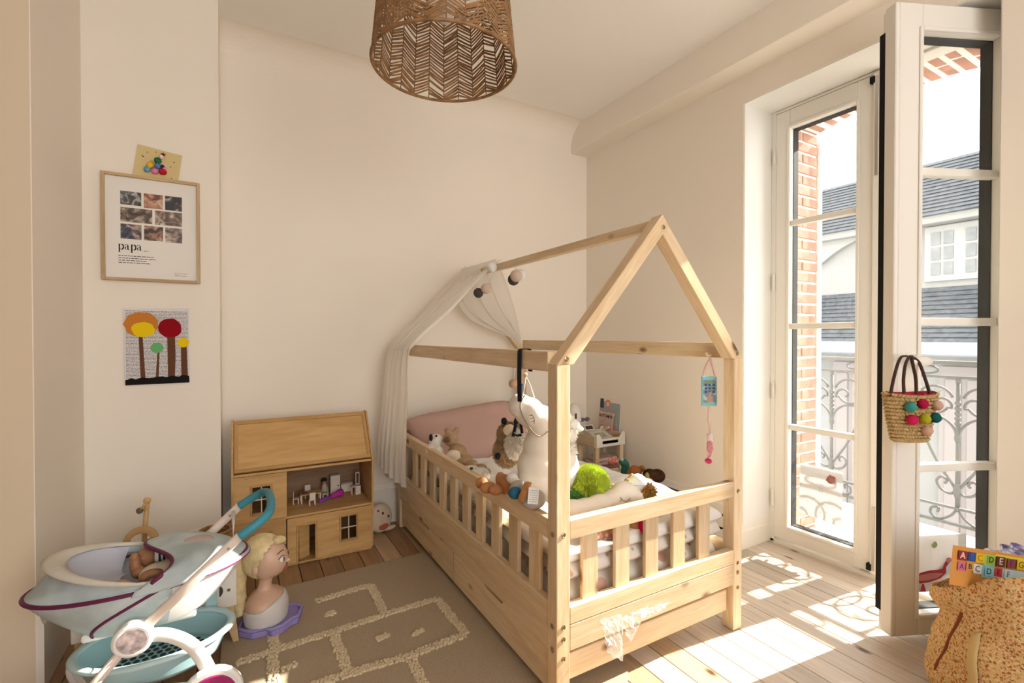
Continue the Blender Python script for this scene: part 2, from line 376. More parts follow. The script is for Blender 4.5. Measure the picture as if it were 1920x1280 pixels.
struct(build(MB().box(2.70, 3.75, .0, 2.4, -.16, -.03).box(2.70, 3.02, .6, 1.6, -.03, -.005), 'trim_5', plain('pale stone', (.74,.72,.69), .8, .2, bump=.2, bscale=60), bevel=.006))
IRON = plain('grey painted iron', (.085,.087,.085), .5, .3, bump=.3, bscale=150)
bal = thing('balcony_railing', 'grey wrought iron balcony railing with scrolls outside the french door', 'railing', (3.42, 1.2, 0))
X_ = 3.56; KS = 3.56/3.42; zk = lambda z: 1.15+(z-1.15)*KS
for nm, z, w, t in (('handrail', 1.005, .05, .022), ('rail', .925, .022, .014), ('rail', .205, .022, .014), ('rail', .115, .024, .016)):
    build(MB().box(X_-w/2, X_+w/2, -.1, 2.6, zk(z)-t/2, zk(z)+t/2), nm, IRON, bal, bevel=.003)
def P3(l, y0, z0, f=1, g=1): return [(X_, y0+f*a*KS, zk(z0+g*b)) for a, b in l]
for k in range(-3, 5):
    y0 = (1.694-.321*k)*KS
    if not 0 < y0 < 2.4: continue
    mb = MB().tube([(X_, y0, zk(.205)), (X_, y0, zk(.90))], .010, 8)
    mb.ball((X_, y0, zk(.905)), (.014,.014,.02), 8, 6).ball((X_, y0, zk(.59)), (.018,.018,.03), 8, 6).ball((X_, y0, zk(.30)), (.02,.02,.05), 8, 6)
    for q in range(5): mb.ball((X_, y0, zk(.67+.028*q)), (.017,.017,.016), 8, 5)
    build(mb, 'stem', IRON, bal, smooth=True)
    for f in (1, -1):
        s1 = spiral((.105, .0), .085, .07, R(165), R(-150), 20)+spiral((.075, -.02), .05, .012, R(-160), R(-420), 14)
        build(MB().tube(P3(s1, y0, .79, f), .0075, 6), 'scroll', IRON, bal, smooth=True)
        s2 = bez([(.004,-.01,0), (.012,.05,0), (.05,.10,0), (.10,.12,0), (.155,.115,0)], 5)
        build(MB().tube(P3([(p.x,p.y) for p in s2], y0, .585, f), .0075, 6), 'scroll', IRON, bal, smooth=True)
        s4 = bez([(.004,.0,0), (.03,.05,0), (.09,.15,0), (.15,.29,0)], 5)
        build(MB().tube(P3([(p.x,p.y) for p in s4], y0, .30, f), .0075, 6), 'brace', IRON, bal, smooth=True)
        s3 = bez([(.004,.0,0), (.03,-.025,0), (.07,-.01,0), (.09,.03,0), (.07,.06,0), (.045,.045,0), (.055,.025,0)], 5)
        build(MB().tube(P3([(p.x,p.y) for p in s3], y0, .305, f), .0075, 6), 'scroll', IRON, bal, smooth=True)
        s5 = bez([(.004,-.02,0), (.03,-.06,0), (.08,-.09,0), (.115,-.07,0), (.11,-.035,0), (.08,-.03,0), (.085,-.055,0)], 5)
        build(MB().tube(P3([(p.x,p.y) for p in s5], y0, .215, f), .007, 6), 'scroll', IRON, bal, smooth=True)
    mb = MB().tube([(X_, y0+.166+.055*math.cos(a)+(.02 if math.cos(a)>0 else -.02), zk(.962)+.022*math.sin(a)) for a in [R(15*i) for i in range(24)]], .006, 6, closed=True)
    build(mb, 'oval_ring', IRON, bal, smooth=True)
# the house over the street
SLATE = plain('grey slate', (.075,.082,.092), .7, .2, bump=.5, bscale=14, var=.35, vscale=16)
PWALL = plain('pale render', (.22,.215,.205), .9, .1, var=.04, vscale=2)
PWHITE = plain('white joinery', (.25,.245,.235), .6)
hs = thing('house', 'pale rendered house with grey slate roof across the street', 'building', (9, 3, -3))
S = 9/8.; zz = lambda z: 1.15+(z-1.15)*S
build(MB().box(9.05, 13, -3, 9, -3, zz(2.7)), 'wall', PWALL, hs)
def slates(name, y0, y1, x0, z0, x1, z1, n):
    mb = MB(); 
    for i in range(n):
        a, b = i/n, (i+1)/n
        xa, za, xb, zb = x0+(x1-x0)*a, z0+(z1-z0)*a, x0+(x1-x0)*b, z0+(z1-z0)*b
        mb.add([(xa-.03,y0,za),(xa-.03,y1,za),(xb,y1,zb),(xb,y0,zb)], [(0,1,2,3)]).add([(xa-.03,y0,za),(xa-.03,y1,za),(xa+.03,y1,za-.01),(xa+.03,y0,za-.01)], [(0,1,2,3)])
    return stuff(build(mb, name, SLATE, hs))
slates('roof_slates', -3, 9, 8.75, zz(2.72), 9.9, zz(3.49)+.22, 16)
build(MB().box(8.80, 9.3, -3, 9, zz(2.62), zz(2.75)), 'eaves', plain('grey soffit', (.24,.235,.22), .9), hs, bevel=.01)
slates('ledge_slates', -3, 9, 8.35, zz(1.08), 9.04, zz(1.80), 12)
build(MB().box(8.3, 9.05, -3, 9, zz(.91), zz(1.08)), 'gutter', plain('grey zinc', (.20,.215,.23), .6), hs, bevel=.02)
def house_window(y0, y1, z0, z1):
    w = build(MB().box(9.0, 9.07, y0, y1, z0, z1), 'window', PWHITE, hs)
    nm = 4; wd = (y1-y0-.22)/nm
    for i in range(nm):
        for j in range(3):
            a = y0+.06+i*wd+(.10 if i >= 2 else 0); hz = (z1-z0-.14)/3
            build(MB().box(8.985, 9.0, a+.02, a+wd-.02, z0+.07+j*hz+.02, z0+.07+(j+1)*hz-.02), 'pane', plain('curtained pane', (.13,.135,.135), .3, .5, var=.2, vscale=9), w)
house_window(2.10*S, 2.82*S, zz(1.88), zz(2.60))
house_window(.2*S, .95*S, zz(1.88), zz(2.60))
door_ = plain('grey brown door', (.22,.19,.18), .7)
for y in (2.15, 3.45, .6):
    d = build(MB().box(8.99, 9.06, y*S, (y+.5)*S, -3, zz(.76)), 'door', door_, hs)
    build(MB().box(8.96, 8.99, (y+.06)*S, (y+.22)*S, -2.0, zz(.6)).box(8.96, 8.99, (y+.28)*S, (y+.44)*S, -2.0, zz(.6)), 'door_panel', door_, d, bevel=.01)
# curved soffit arch over the side bay
pts = [(4.6*S, zz(2.66)), (3.2*S, zz(2.66))]+[(3.2*S+.9*S*(i/10), zz(2.64-.34*(i/10)**2.2)) for i in range(11)]+[(4.6*S, zz(2.2))]
build(MB().prism(pts, 8.95, 9.05, M(((0,0,1,0),(1,0,0,0),(0,1,0,0),(0,0,0,1)))), 'bay_soffit', plain('grey soffit', (.24,.235,.22), .9), hs)
tag(build(MB().box(3.75, 9.05, -8, 14, -3.1, -3), 'street', plain('grey asphalt', (.45,.44,.43), .9)), 'pale grey street pavement below the balcony', 'street')
# ------------------------------------------------------------ house bed
bx0, bx1, by0, by1 = .83, 1.72, 1.177, 2.85; pt = .05; zt = 1.063; za = 1.573
bed = thing('house_bed', 'natural pine house-shaped child bed with slatted guard rails', 'bed', ((bx0+bx1)/2, (by0+by1)/2, 0))
SCREW = plain('screw metal', (.42,.33,.20), .3, .5, 1)
for x in (bx0, bx1-pt):
    for y in (by0, by1-pt):
        board('post', (x+pt/2, y+pt/2, .0075 if x < 1.1 else .0005), (x+pt/2, y+pt/2, zt), pt, pt, (1,0,0), PINE, bed)
xc = (bx0+bx1)/2; hw = xc-bx0; sl = (za-zt)/hw; wv = .062*sl      # vertical depth of a rafter
mpr = lambda y: M(((1,0,0,0),(0,0,1,y),(0,1,0,0),(0,0,0,1)))
for y in (by0, by1-pt):
    t_ = .033
    L_ = [(bx0, zt), (bx0+.062, zt), (xc+.028, za-.062*sl-.028*0-.0+.028*sl*1-.0), (xc+.031, za-.031*sl), (xc, za), (xc-.03, za-.03*sl)]
    L_ = [(bx0, zt), (bx0+.062, zt), (xc+.031, za-.031*sl), (xc, za)]
    ang = math.atan2(sl, 1)
    def rafter(pl, sgn):
        cx = sum(p[0] for p in pl)/4; cz = sum(p[1] for p in pl)/4
        a = ang*sgn; m = M.Translation((cx, y+pt/2, cz)) @ M.Rotation(-a, 4, 'Y')
        mi = m.inverted(); mb = MB()
        vs = [mi @ V((p[0], y+.0, p[1])) for p in pl]+[mi @ V((p[0], y+pt, p[1])) for p in pl]
        n = 4; mb.add(vs, [list(range(n)), list(range(n,2*n))[::-1]]+[[i, i+n, (i+1)%n+n, (i+1)%n] for i in range(n)])
        build(mb, 'rafter', PINE, bed, bevel=.002, mx=m)
    rafter(L_, 1)
    rafter([(bx1, zt), (bx1-.062, zt), (xc, za-.062*sl), (xc+.031, za-.031*sl)], -1)
board('ridge_beam', (xc-.004, by0+pt-.01, za-.034), (xc-.004, by1-pt+.01, za-.034), .034, .034, (1,0,0), PINE, bed)
for x in (bx0+.016, bx1-.016):
    board('eave_rail', (x, by0+pt, 1.094 if x > 1.2 else 1.072), (x, by1-pt, 1.094 if x > 1.2 else 1.072), .062, .032, (0,0,1), PINE, bed)
for x in (bx0+.016, bx1-.016):
    if x < 1.2: board('guard_rail', (x, by0+pt, .552), (x, by1-pt, .552), .062, .030, (0,0,1), PINE, bed)      # the wall side stays open
    board('side_rail', (x, by0+pt, .252), (x, by1-pt, .252), .142, .030, (0,0,1), PINE, bed)
    for k in range(10 if x < 1.2 else 0):
        y = 1.332+.138*k
        board('slat', (x+(.008 if x < 1.2 else -.008), y, .318), (x+(.008 if x < 1.2 else -.008), y, .525), .064, .016, (0,1,0), PINE, bed)
for y in (by0+.016, by1-.016):
    board('guard_rail', (bx0+pt, y, .555), (bx1-pt, y, .555), .06, .030, (0,0,1), PINE, bed)
    board('end_rail', (bx0+pt, y, .2905), (bx1-pt, y, .2905), .054, .032, (0,0,1), PINE, bed)
    board('end_rail', (bx0+pt, y, .222), (bx1-pt, y, .222), .081, .032, (0,0,1), PINE, bed)
    for k in range(5):
        x = .973+.1365*k
        board('slat', (x, y+(.008 if y < 2 else -.008), .316), (x, y+(.008 if y < 2 else -.008), .527), .062, .016, (1,0,0), PINE, bed)
def drawer(y0, y1):
    x = bx0+.022; zc, hh = .106, .142
    L_ = y1-y0
    pts = [(-L_/2,-hh/2), (L_/2,-hh/2), (L_/2,hh/2), (.09,hh/2), (.065,hh/2-.022), (-.065,hh/2-.022), (-.09,hh/2), (-L_/2,hh/2)]
    d = build(MB().prism(pts, -.009, .009), 'drawer_front', PINE, bed, bevel=.0015, mx=frame_mx((x,(y0+y1)/2,zc), (0,1,0), y=(0,0,1)))
    for q_ in (y0+.02, y1-.034): build(MB().box(x+.01, bx1-.08, q_, q_+.014, .05, .15), 'drawer_side', PINE, d)
drawer(by0+.055, 2.005); drawer(2.01, by1-.055)
board('drawer_end', (bx0+pt, by0+.03, .116), (bx1-pt-.012, by0+.03, .116), .082, .016, (0,0,1), PINE, bed)
board('bed_base', (xc, by0+.05, .19), (xc, by1-.05, .19), .83, .016, (1,0,0), PINE, bed)
def screw(p, n):
    mb = MB().lathe([(.0085, 0), (.0085, .002), (.0055, .003), (.004, .0012)], 12, frame_mx(p, V(n).orthogonal(), z=n))
    build(mb, 'screw', SCREW, bed)
for z in (.545, .262, .225, .165):
    screw((bx0+.025, by0-.0002, z), (0,-1,0)); screw((bx1-.025, by0-.0002, z), (0,-1,0))
for z in (.545, .262, .19): screw((bx0-.0002, by0+.022, z), (-1,0,0))
screw((bx0+.035, by0-.0002, 1.083), (0,-1,0)); screw((bx1-.035, by0-.0002, 1.083), (0,-1,0)); screw((xc+.002, by0-.0002, za-.045), (0,-1,0))
# ------------------------------------------------------------ pendant lamp
RATTAN = plain('rattan strip', (.27,.14,.058), .6, .3, var=.35, vscale=40)
RATD = plain('dark rattan rib', (.20,.10,.045), .6, .3)
BULB = plain('frosted bulb glass', (.82,.78,.74), .3, .5)
lx, ly, lz0, lz1, lr0, lr1 = .565, 1.409, 1.995, 2.30, .222, .192
lamp = thing('pendant_lamp', 'woven rattan drum pendant lamp hanging from the ceiling', 'lamp', (lx, ly, lz0))
NR = 26
def lp(a, t, dr=0):
    r = lr0+(lr1-lr0)*t+dr; return (lx+r*math.cos(a), ly+r*math.sin(a), lz0+(lz1-lz0)*t)
for k in range(NR):
    a0, a1 = 2*math.pi*k/NR, 2*math.pi*(k+1)/NR
    mb = MB().tube([lp(a0, 0), lp(a0, 1)], .0016, 5); build(mb, 'rib', RATD, lamp)
    mb = MB(); n = 29; up = (k % 2)*2-1
    for i in range(n):
        if random.random() < .03: continue
        t = (i+.5)/n+random.uniform(-.006, .006); d = .05*up+random.uniform(-.008, .008); w = random.uniform(.0050, .0086)/(lz1-lz0)
        ta, tb = min(max(t-d, .01), .99), min(max(t+d, .01), .99); vs = []
        for j in range(4):
            u = j/3; a = a0+(a1-a0)*u; tt = ta+(tb-ta)*u; vs += [lp(a, tt-w/2, .0012), lp(a, tt+w/2, .0012)]
        mb.add(vs, [(0,1,3,2), (2,3,5,4), (4,5,7,6)])
    build(mb, 'woven_panel', RATTAN, lamp, thick=.0012)
for z, r in ((lz0, lr0), (lz1, lr1)):
    build(MB().tube([(lx+r*math.cos(2*math.pi*i/48), ly+r*math.sin(2*math.pi*i/48), z) for i in range(48)], .005, 8, closed=True), 'rim_ring', RATTAN, lamp, smooth=True)
build(MB().ball((lx, ly, 2.166), (.032,.032,.038), 16, 12), 'bulb', BULB, lamp, smooth=True)
build(MB().lathe([(.02,2.195),(.02,2.29),(.006,2.30),(.003,2.32),(.003,2.72),(.045,2.722),(.045,2.735)], 16, M.Translation((lx,ly,0))), 'cord', plain('white lamp cord', (.8,.78,.75), .5), lamp, smooth=False)
for k in range(3):
    a = 2*math.pi*k/3; build(MB().tube([(lx,ly,lz1), (lx+lr1*math.cos(a), ly+lr1*math.sin(a), lz1)], .002, 6), 'spoke', RATD, lamp)
# ------------------------------------------------------------ flat print helpers (local x right, y up)
def flat_mx(p, xdir, ydir): return frame_mx(p, xdir, y=ydir)
def poly(name, pts, h, m, parent, mx, t=.0006):
    return build(MB().prism(pts, h, h+t), name, m, parent, mx=mx)
def text_mesh(s, size, align='CENTER', extrude=.0002, bold=0):
    c = bpy.data.curves.new('text', 'FONT'); c.body = s; c.size = size; c.align_x = align; c.align_y = 'CENTER'; c.extrude = extrude; c.offset = bold
    o = bpy.data.objects.new('text', c); me = bpy.data.meshes.new_from_object(o); bpy.data.objects.remove(o); bpy.data.curves.remove(c); return me
def text(name, s, size, m, parent, mx, align='CENTER', bold=0):
    me = text_mesh(s, size, align, bold=bold); me.materials.clear(); me.materials.append(m)
    return link(bpy.data.objects.new(name, me), parent, mx)
def ribbon(mb, pts, ws, h=0):
    n = len(pts); vs = []
    for i, p in enumerate(pts):
        a = V((*pts[min(i+1,n-1)],0))-V((*pts[max(i-1,0)],0)); a.normalize(); q = V((-a.y, a.x, 0))*ws[i]/2
        vs += [(p[0]+q.x, p[1]+q.y, h), (p[0]-q.x, p[1]-q.y, h)]
    return mb.add(vs, [(2*i, 2*i+1, 2*i+3, 2*i+2) for i in range(n-1)])
def ring(cx, cy, rx, ry, n=20, a0=0, a1=2*math.pi): return [(cx+rx*math.cos(a0+(a1-a0)*i/n), cy+ry*math.sin(a0+(a1-a0)*i/n)) for i in range(n+1)]
def oval(cx, cy, rx, ry, n=24, wob=0, seed=1):
    r_ = random.Random(seed); return [(cx+rx*(1+wob*r_.uniform(-1,1))*math.cos(2*math.pi*i/n), cy+ry*(1+wob*r_.uniform(-1,1))*math.sin(2*math.pi*i/n)) for i in range(n)]
INK = plain('black ink', (.03,.026,.024), .8, .1); PAPER = plain('white paper', (.80,.76,.70), .8, .1)
def print_lines(mb, x0, x1, y, h, words=(.006,.02), gap=.003, z=.0008, rnd=random):
    x = x0
    while x < x1:
        w = min(rnd.uniform(*words), x1-x); mb.add([(x,y,z),(x+w,y,z),(x+w,y+h,z),(x,y+h,z)], [(0,1,2,3)]); x += w+gap
# ------------------------------------------------------------ framed print "papa"
OAK = wood('oak frame', (.60,.43,.24), (.47,.31,.15), .5, knots=False)
YP = 2.669
pf = thing('picture_frame', 'thin oak frame holding a white print with eight small photos', 'picture', (-.331, YP, 1.395))
fx0, fx1, fz0, fz1 = -.509, -.153, 1.394, 1.860
pm_ = flat_mx((0, YP-.006, 0), (1,0,0), (0,0,1))
for nm, a, b in (('moulding', (fx0,fz0), (fx0+.013,fz1)), ('moulding', (fx1-.013,fz0), (fx1,fz1)), ('moulding', (fx0+.013,fz1-.013), (fx1-.013,fz1)), ('moulding', (fx0+.013,fz0), (fx1-.013,fz0+.013))):
    L_ = (a[1]-b[1], 0) 
    vert = (b[1]-a[1]) > (b[0]-a[0]); c = ((a[0]+b[0])/2, YP-.011, (a[1]+b[1])/2)
    ln, wd = (b[1]-a[1], b[0]-a[0]) if vert else (b[0]-a[0], b[1]-a[1])
    build(MB().cbox((0,0,0), (ln, wd, .020)), nm, OAK, pf, bevel=.0015, mx=frame_mx(c, (0,0,1) if vert else (1,0,0), y=(1,0,0) if vert else (0,0,1)))
build(MB().prism([(fx0+.01,fz0+.01),(fx1-.01,fz0+.01),(fx1-.01,fz1-.01),(fx0+.01,fz1-.01)], 0, .002), 'print_sheet', PAPER, pf, mx=pm_)
def photo_mat(i, dark, mid, light):
    m, N, L, b = nt('photo print %d' % i); tc = N.new('ShaderNodeTexCoord'); n = N.new('ShaderNodeTexNoise'); n.inputs['Scale'].default_value = 26; n.inputs['Detail'].default_value = 3; n.inputs['Distortion'].default_value = 1.2
    mp = N.new('ShaderNodeMapping'); mp.inputs['Location'].default_value = (i*3.1, i*1.7, 0); L.new(tc.outputs['Object'], mp.inputs[0]); L.new(mp.outputs[0], n.inputs[0])
    r = N.new('ShaderNodeValToRGB'); e = r.color_ramp.elements; e[0].position = .38; e[0].color = c4(dark); e[1].position = .68; e[1].color = c4(light); k = e.new(.52); k.color = c4(mid)
    L.new(n.outputs[0], r.inputs[0]); L.new(r.outputs[0], b.inputs['Base Color']); b.inputs['Roughness'].default_value = .4; return m
cells = [(-.444,-.371,1.727,1.786),(-.362,-.293,1.722,1.786),(-.285,-.222,1.722,1.786),(-.444,-.332,1.652,1.715),(-.322,-.222,1.652,1.715),(-.444,-.371,1.578,1.643),(-.362,-.293,1.578,1.643),(-.285,-.222,1.576,1.643)]
pal = [((.02,.018,.018),(.10,.09,.085),(.62,.58,.53)),((.12,.04,.02),(.45,.20,.12),(.60,.45,.36)),((.015,.012,.012),(.04,.03,.03),(.50,.42,.36)),((.05,.03,.02),(.16,.11,.08),(.50,.42,.33)),((.08,.05,.035),(.26,.17,.12),(.60,.53,.46)),((.02,.025,.05),(.08,.07,.09),(.55,.35,.26)),((.03,.015,.01),(.30,.15,.09),(.62,.42,.30)),((.06,.05,.05),(.28,.20,.16),(.62,.50,.42))]
for i, (a, b, c, d) in enumerate(cells):
    poly('photo', [(a,c),(b,c),(b,d),(a,d)], .002, photo_mat(i, *pal[i]), pf, pm_)
def papa_word():
    mb = MB(); s = .0245                              # x-height in metres
    def P(x):
        ribbon(mb, [(x+.14*s, .98*s), (x+.14*s, -.45*s)], [.2*s,.2*s]); ribbon(mb, [(x-.04*s, -.45*s), (x+.34*s, -.45*s)], [.05*s]*2); ribbon(mb, [(x-.04*s, .95*s), (x+.2*s, .97*s)], [.05*s]*2)
        q = ring(x+.42*s, .48*s, .30*s, .47*s, 20); ribbon(mb, q, [(.20 if math.cos(2*math.pi*i/20) > .2 else .07)*s for i in range(21)])
    def A(x):
        ribbon(mb, [(x+.50*s, .68*s), (x+.50*s, .10*s), (x+.60*s, .02*s), (x+.72*s, .10*s)], [.19*s,.19*s,.12*s,.04*s])
        ribbon(mb, [(x+.08*s, .74*s), (x+.14*s, .93*s), (x+.32*s, .98*s), (x+.46*s, .90*s), (x+.50*s, .68*s)], [.13*s,.1*s,.06*s,.1*s,.19*s])
        ribbon(mb, [(x+.46*s, .60*s), (x+.2*s, .48*s), (x+.08*s, .25*s), (x+.18*s, .04*s), (x+.36*s, .06*s), (x+.46*s, .2*s)], [.05*s,.1*s,.17*s,.09*s,.05*s,.05*s])
    P(0); A(.85*s); P(1.75*s); A(2.6*s)
    build(mb, 'lettering', INK, pf, mx=flat_mx((-.452, YP-.0082, 1.530), (1,0,0), (0,0,1)))
papa_word()
mb = MB(); rl = random.Random(4)
for i, (w, y) in enumerate(((.125,1.502),(.13,1.492),(.098,1.482),(.112,1.472))): print_lines(mb, -.452, -.452+w, y, .0028, (.006,.016), .0025, 0, rl)
print_lines(mb, -.364, -.345, 1.528, .0022, (.005,.008), .002, 0, rl)
ribbon(mb, [(-.255+.004*i, 1.436+.005*math.sin(i*2.1)) for i in range(14)], [.001]*14)
print_lines(mb, -.25, -.205, 1.426, .0018, (.005,.01), .002, 0, rl)
stuff(build(mb, 'printed_lines', INK, pf, mx=pm_ @ M.Translation((0,0,.0022))))
# card with a pompom tree, tucked behind the frame
CARD = plain('yellow card', (.66,.52,.26), .8, .1)
ca = thing('greeting_card', 'tilted yellow card with pompom tree tucked above the picture frame', 'card', (-.31, YP-.003, 1.86))
cm = flat_mx((-.31, YP-.0045, 1.875), (1,-.0,-.13), (.13,0,1))
build(MB().prism([(-.088,-.055),(.075,-.055),(.075,.115),(-.088,.115)], 0, .0015), 'card_sheet', CARD, ca, mx=cm)
for x, y, r, c in ((-.04,.012,.013,(.16,.36,.58)),(-.012,.012,.013,(.80,.22,.42)),(.016,.018,.015,(.50,.02,.03)),(-.032,.032,.014,(.72,.52,.04)),(-.004,.038,.013,(.13,.20,.50)),(.012,.040,.009,(.06,.03,.10)),(.02,.032,.008,(.75,.3,.5)),(-.008,.062,.014,(.03,.16,.06)),(.004,.082,.010,(.78,.66,.62)),(-.028,.048,.008,(.75,.3,.1))):
    build(MB().ball((x,y,.011), r, 12, 9, fn=lambda d: 1+.05*math.sin(9*d.x+7*d.y+5*d.z)), 'pompom', plain('pompom %.2f %.2f %.2f' % c, c, .95, .05, bump=.6, bscale=500), ca, smooth=True, mx=cm)
star = [((.011 if i % 2 == 0 else .005)*math.sin(math.pi*i/5)+.008, (.011 if i % 2 == 0 else .005)*math.cos(math.pi*i/5)+.094) for i in range(10)]
poly('star', star, .012, plain('dark red felt', (.16,.01,.015), .9), ca, cm, .003)
mb = MB(); rl = random.Random(9)
for x, y in ((-.05,.09),(-.066,.07),(-.062,.066),(.04,.05),(.05,.075),(.05,.0),(-.02,.1)): mb.prism([(x+.003*math.cos(a), y+.0022*math.sin(a)) for a in [R(72*i) for i in range(5)]], .0016, .0022)
stuff(build(mb, 'printed_flecks', INK, ca, mx=cm))
# collage of paper trees on printed paper
ar = thing('tree_collage', 'childs collage of four paper trees on printed text paper', 'picture', (-.317, YP-.002, .933))
am = flat_mx((0, YP-.004, 0), (1,0,0), (0,0,1))
build(MB().prism([(-.435,.935),(-.197,.937),(-.199,1.280),(-.436,1.272)], 0, .0015), 'backing_sheet', plain('lilac white paper', (.72,.68,.68), .8, .1), ar, mx=am)
mb = MB(); rl = random.Random(5)
for i in range(52): print_lines(mb, -.43, -.203, .945+.0062*i, .0022, (.004,.016), .0022, 0, rl)
stuff(build(mb, 'printed_lines', plain('grey ink', (.09,.085,.09), .8), ar, mx=am @ M.Translation((0,0,.0016))))
BRN = plain('brown paper', (.13,.055,.028), .85, .1)
for nm, pts, h, m in (
  ('trunk', [(-.385,1.16),(-.371,1.16),(-.361,.955),(-.378,.955)], .002, BRN), ('trunk', [(-.316,1.10),(-.309,1.10),(-.314,.955),(-.325,.955)], .002, BRN),
  ('trunk', [(-.281,1.15),(-.252,1.15),(-.250,1.06),(-.254,.955),(-.279,.955)], .002, BRN), ('trunk', [(-.230,1.12),(-.209,1.12),(-.204,.955),(-.229,.955)], .002, BRN),
  ('treetop', oval(-.374,1.203,.062,.057,18,.06,1), .003, plain('orange paper', (.56,.20,.035), .85, .1)), ('treetop', oval(-.368,1.180,.042,.034,18,.06,2), .004, plain('yellow paper', (.80,.55,.01), .85, .1)),
  ('treetop', oval(-.270,1.188,.044,.044,16,.07,3), .0035, plain('dark red paper', (.27,.005,.012), .85, .1)), ('treetop', oval(-.319,1.099,.024,.023,14,.06,4), .003, plain('green paper', (.14,.42,.15), .85, .1)),
  ('treetop', oval(-.221,1.121,.022,.023,14,.08,5), .003, plain('yellow paper', (.80,.55,.01), .85, .1)),
  ('soil', [(-.432,.935),(-.198,.937),(-.199,.968),(-.222,.972),(-.24,.966),(-.262,.971),(-.285,.965),(-.30,.969),(-.325,.967),(-.35,.963),(-.37,.968),(-.395,.960),(-.41,.965),(-.432,.958)], .004, plain('black paper', (.012,.010,.009), .8, .1))):
    poly(nm, pts, h, m, ar, am, .001)
for x, z in ((-.43,1.268),(-.203,1.274)): build(MB().ball((x,YP-.007,z), (.003,.002,.003), 8, 6), 'pin', plain('clear pin', (.7,.7,.7), .3), ar, smooth=True)
# ------------------------------------------------------------ dollhouse
PLY = wood('birch ply', (.60,.37,.15), (.48,.27,.095), .5, (1.0, 7, 7), False, .6, rand=.06)
PLYD = wood('trim wood', (.52,.31,.12), (.40,.22,.075), .5, (1.2, 9, 9), False, .6, rand=.06)
DH = thing('dollhouse', 'large wooden dollhouse with sloped roof and open upper room', 'dollhouse', (.30, 2.77, 0))
dx0, dx1, dy0, dy1 = -.024, .620, 2.616, 2.925; ze, zr, yr = .490, .715, 2.765
def pnl(name, x0, x1, y0, y1, z0, z1, m=PLY, parent=DH, bevel=.001): 
    # panel whose grain runs along its longest side
    d = (x1-x0, y1-y0, z1-z0); k = d.index(max(d)); ax = [(1,0,0),(0,1,0),(0,0,1)]; s = d.index(min(d)); o = 3-k-s if k != s else (k+1)%3
    c = ((x0+x1)/2, (y0+y1)/2, (z0+z1)/2)
    return build(MB().cbox((0,0,0), (d[k], d[o], d[s])), name, m, parent, bevel=bevel, mx=frame_mx(c, ax[k], y=ax[o]))
gpts = [(dy0,.012),(dy1,.012),(dy1,ze+.0),(yr+.03,zr+.012),(yr-.012,zr+.012),(dy0-.012,ze)]
for x in (dx0-.010, dx1):
    build(MB().prism(gpts, 0, .010), 'side_wall', PLY, DH, bevel=.001, mx=M(((0,0,1,x),(1,0,0,0),(0,1,0,0),(0,0,0,1))))
PLYI = wood('shade-tone ply', (.27,.155,.085), (.20,.11,.055), .6, (1.0, 7, 7), False, .6, rand=.06)  # darker ply copy, shade inside the dollhouse put into the colour
pnl('back_wall', dx0, dx1, dy1-.008, dy1, .012, ze+.02, PLYI); pnl('floor_board', dx0, dx1, dy0, dy1-.008, .0, .012); pnl('upper_floor', dx0, dx1, dy0, dy1-.008, .240, .251)
pnl('attic_floor', dx0, dx1, dy0-.004, dy1-.008, ze-.012, ze)
pnl('partition', .198, .206, dy0+.01, dy1-.008, .251, ze-.012)
rv = V((0, yr-dy0, zr-ze)); rl_ = rv.length; ru = rv.normalized(); rm = frame_mx(((dx0+dx1)/2, (dy0+yr)/2, (ze+zr)/2+.006), (1,0,0), y=ru)
W_ = dx1-dx0-.004
build(MB().cbox((0,0,0), (W_-.03, rl_-.03, .006)), 'roof_panel', PLY, DH, mx=rm)
for nm, c, d in (('roof_frame', (0, rl_/2-.010, .002), (W_, .018, .014)), ('roof_frame', (0, -rl_/2+.009, .002), (W_, .018, .014))): build(MB().cbox(c, d), nm, PLYD, DH, bevel=.001, mx=rm)
for s in (-1, 1): build(MB().cbox((0,0,0), (rl_-.036, .018, .014)), 'roof_frame', PLYD, DH, bevel=.001, mx=rm @ M.Translation((s*(W_/2-.009), 0, .002)) @ M.Rotation(R(90), 4, 'Z'))
build(MB().prism([(yr-.005,zr-.005),(yr+.03,zr-.005),(dy1,ze),(dy1,ze+.008),(yr+.03,zr+.006),(yr-.005,zr+.006)], dx0, dx1, M(((0,0,1,0),(1,0,0,0),(0,1,0,0),(0,0,0,1)))), 'back_roof', PLY, DH)
def wall_hole(name, x0, x1, z0, z1, holes):          # front panel with real openings
    mb = MB(); xs = sorted({x0, x1, *[h[0] for h in holes], *[h[1] for h in holes]}); zs = sorted({z0, z1, *[h[2] for h in holes], *[h[3] for h in holes]})
    mx = frame_mx(((x0+x1)/2, dy0, (z0+z1)/2), (1,0,0), y=(0,0,1)); mi = mx.inverted()
    for a, b in zip(xs[:-1], xs[1:]):
        for c, d in zip(zs[:-1], zs[1:]):
            if any(h[0] <= a and b <= h[1] and h[2] <= c and d <= h[3] for h in holes): continue
            mb.box(a-(x0+x1)/2, b-(x0+x1)/2, c-(z0+z1)/2, d-(z0+z1)/2, -.004, .004)
    return build(mb, name, PLY, DH, mx=mx)
PANE = plain('dark doll window', (.02,.018,.016), .3, .4)
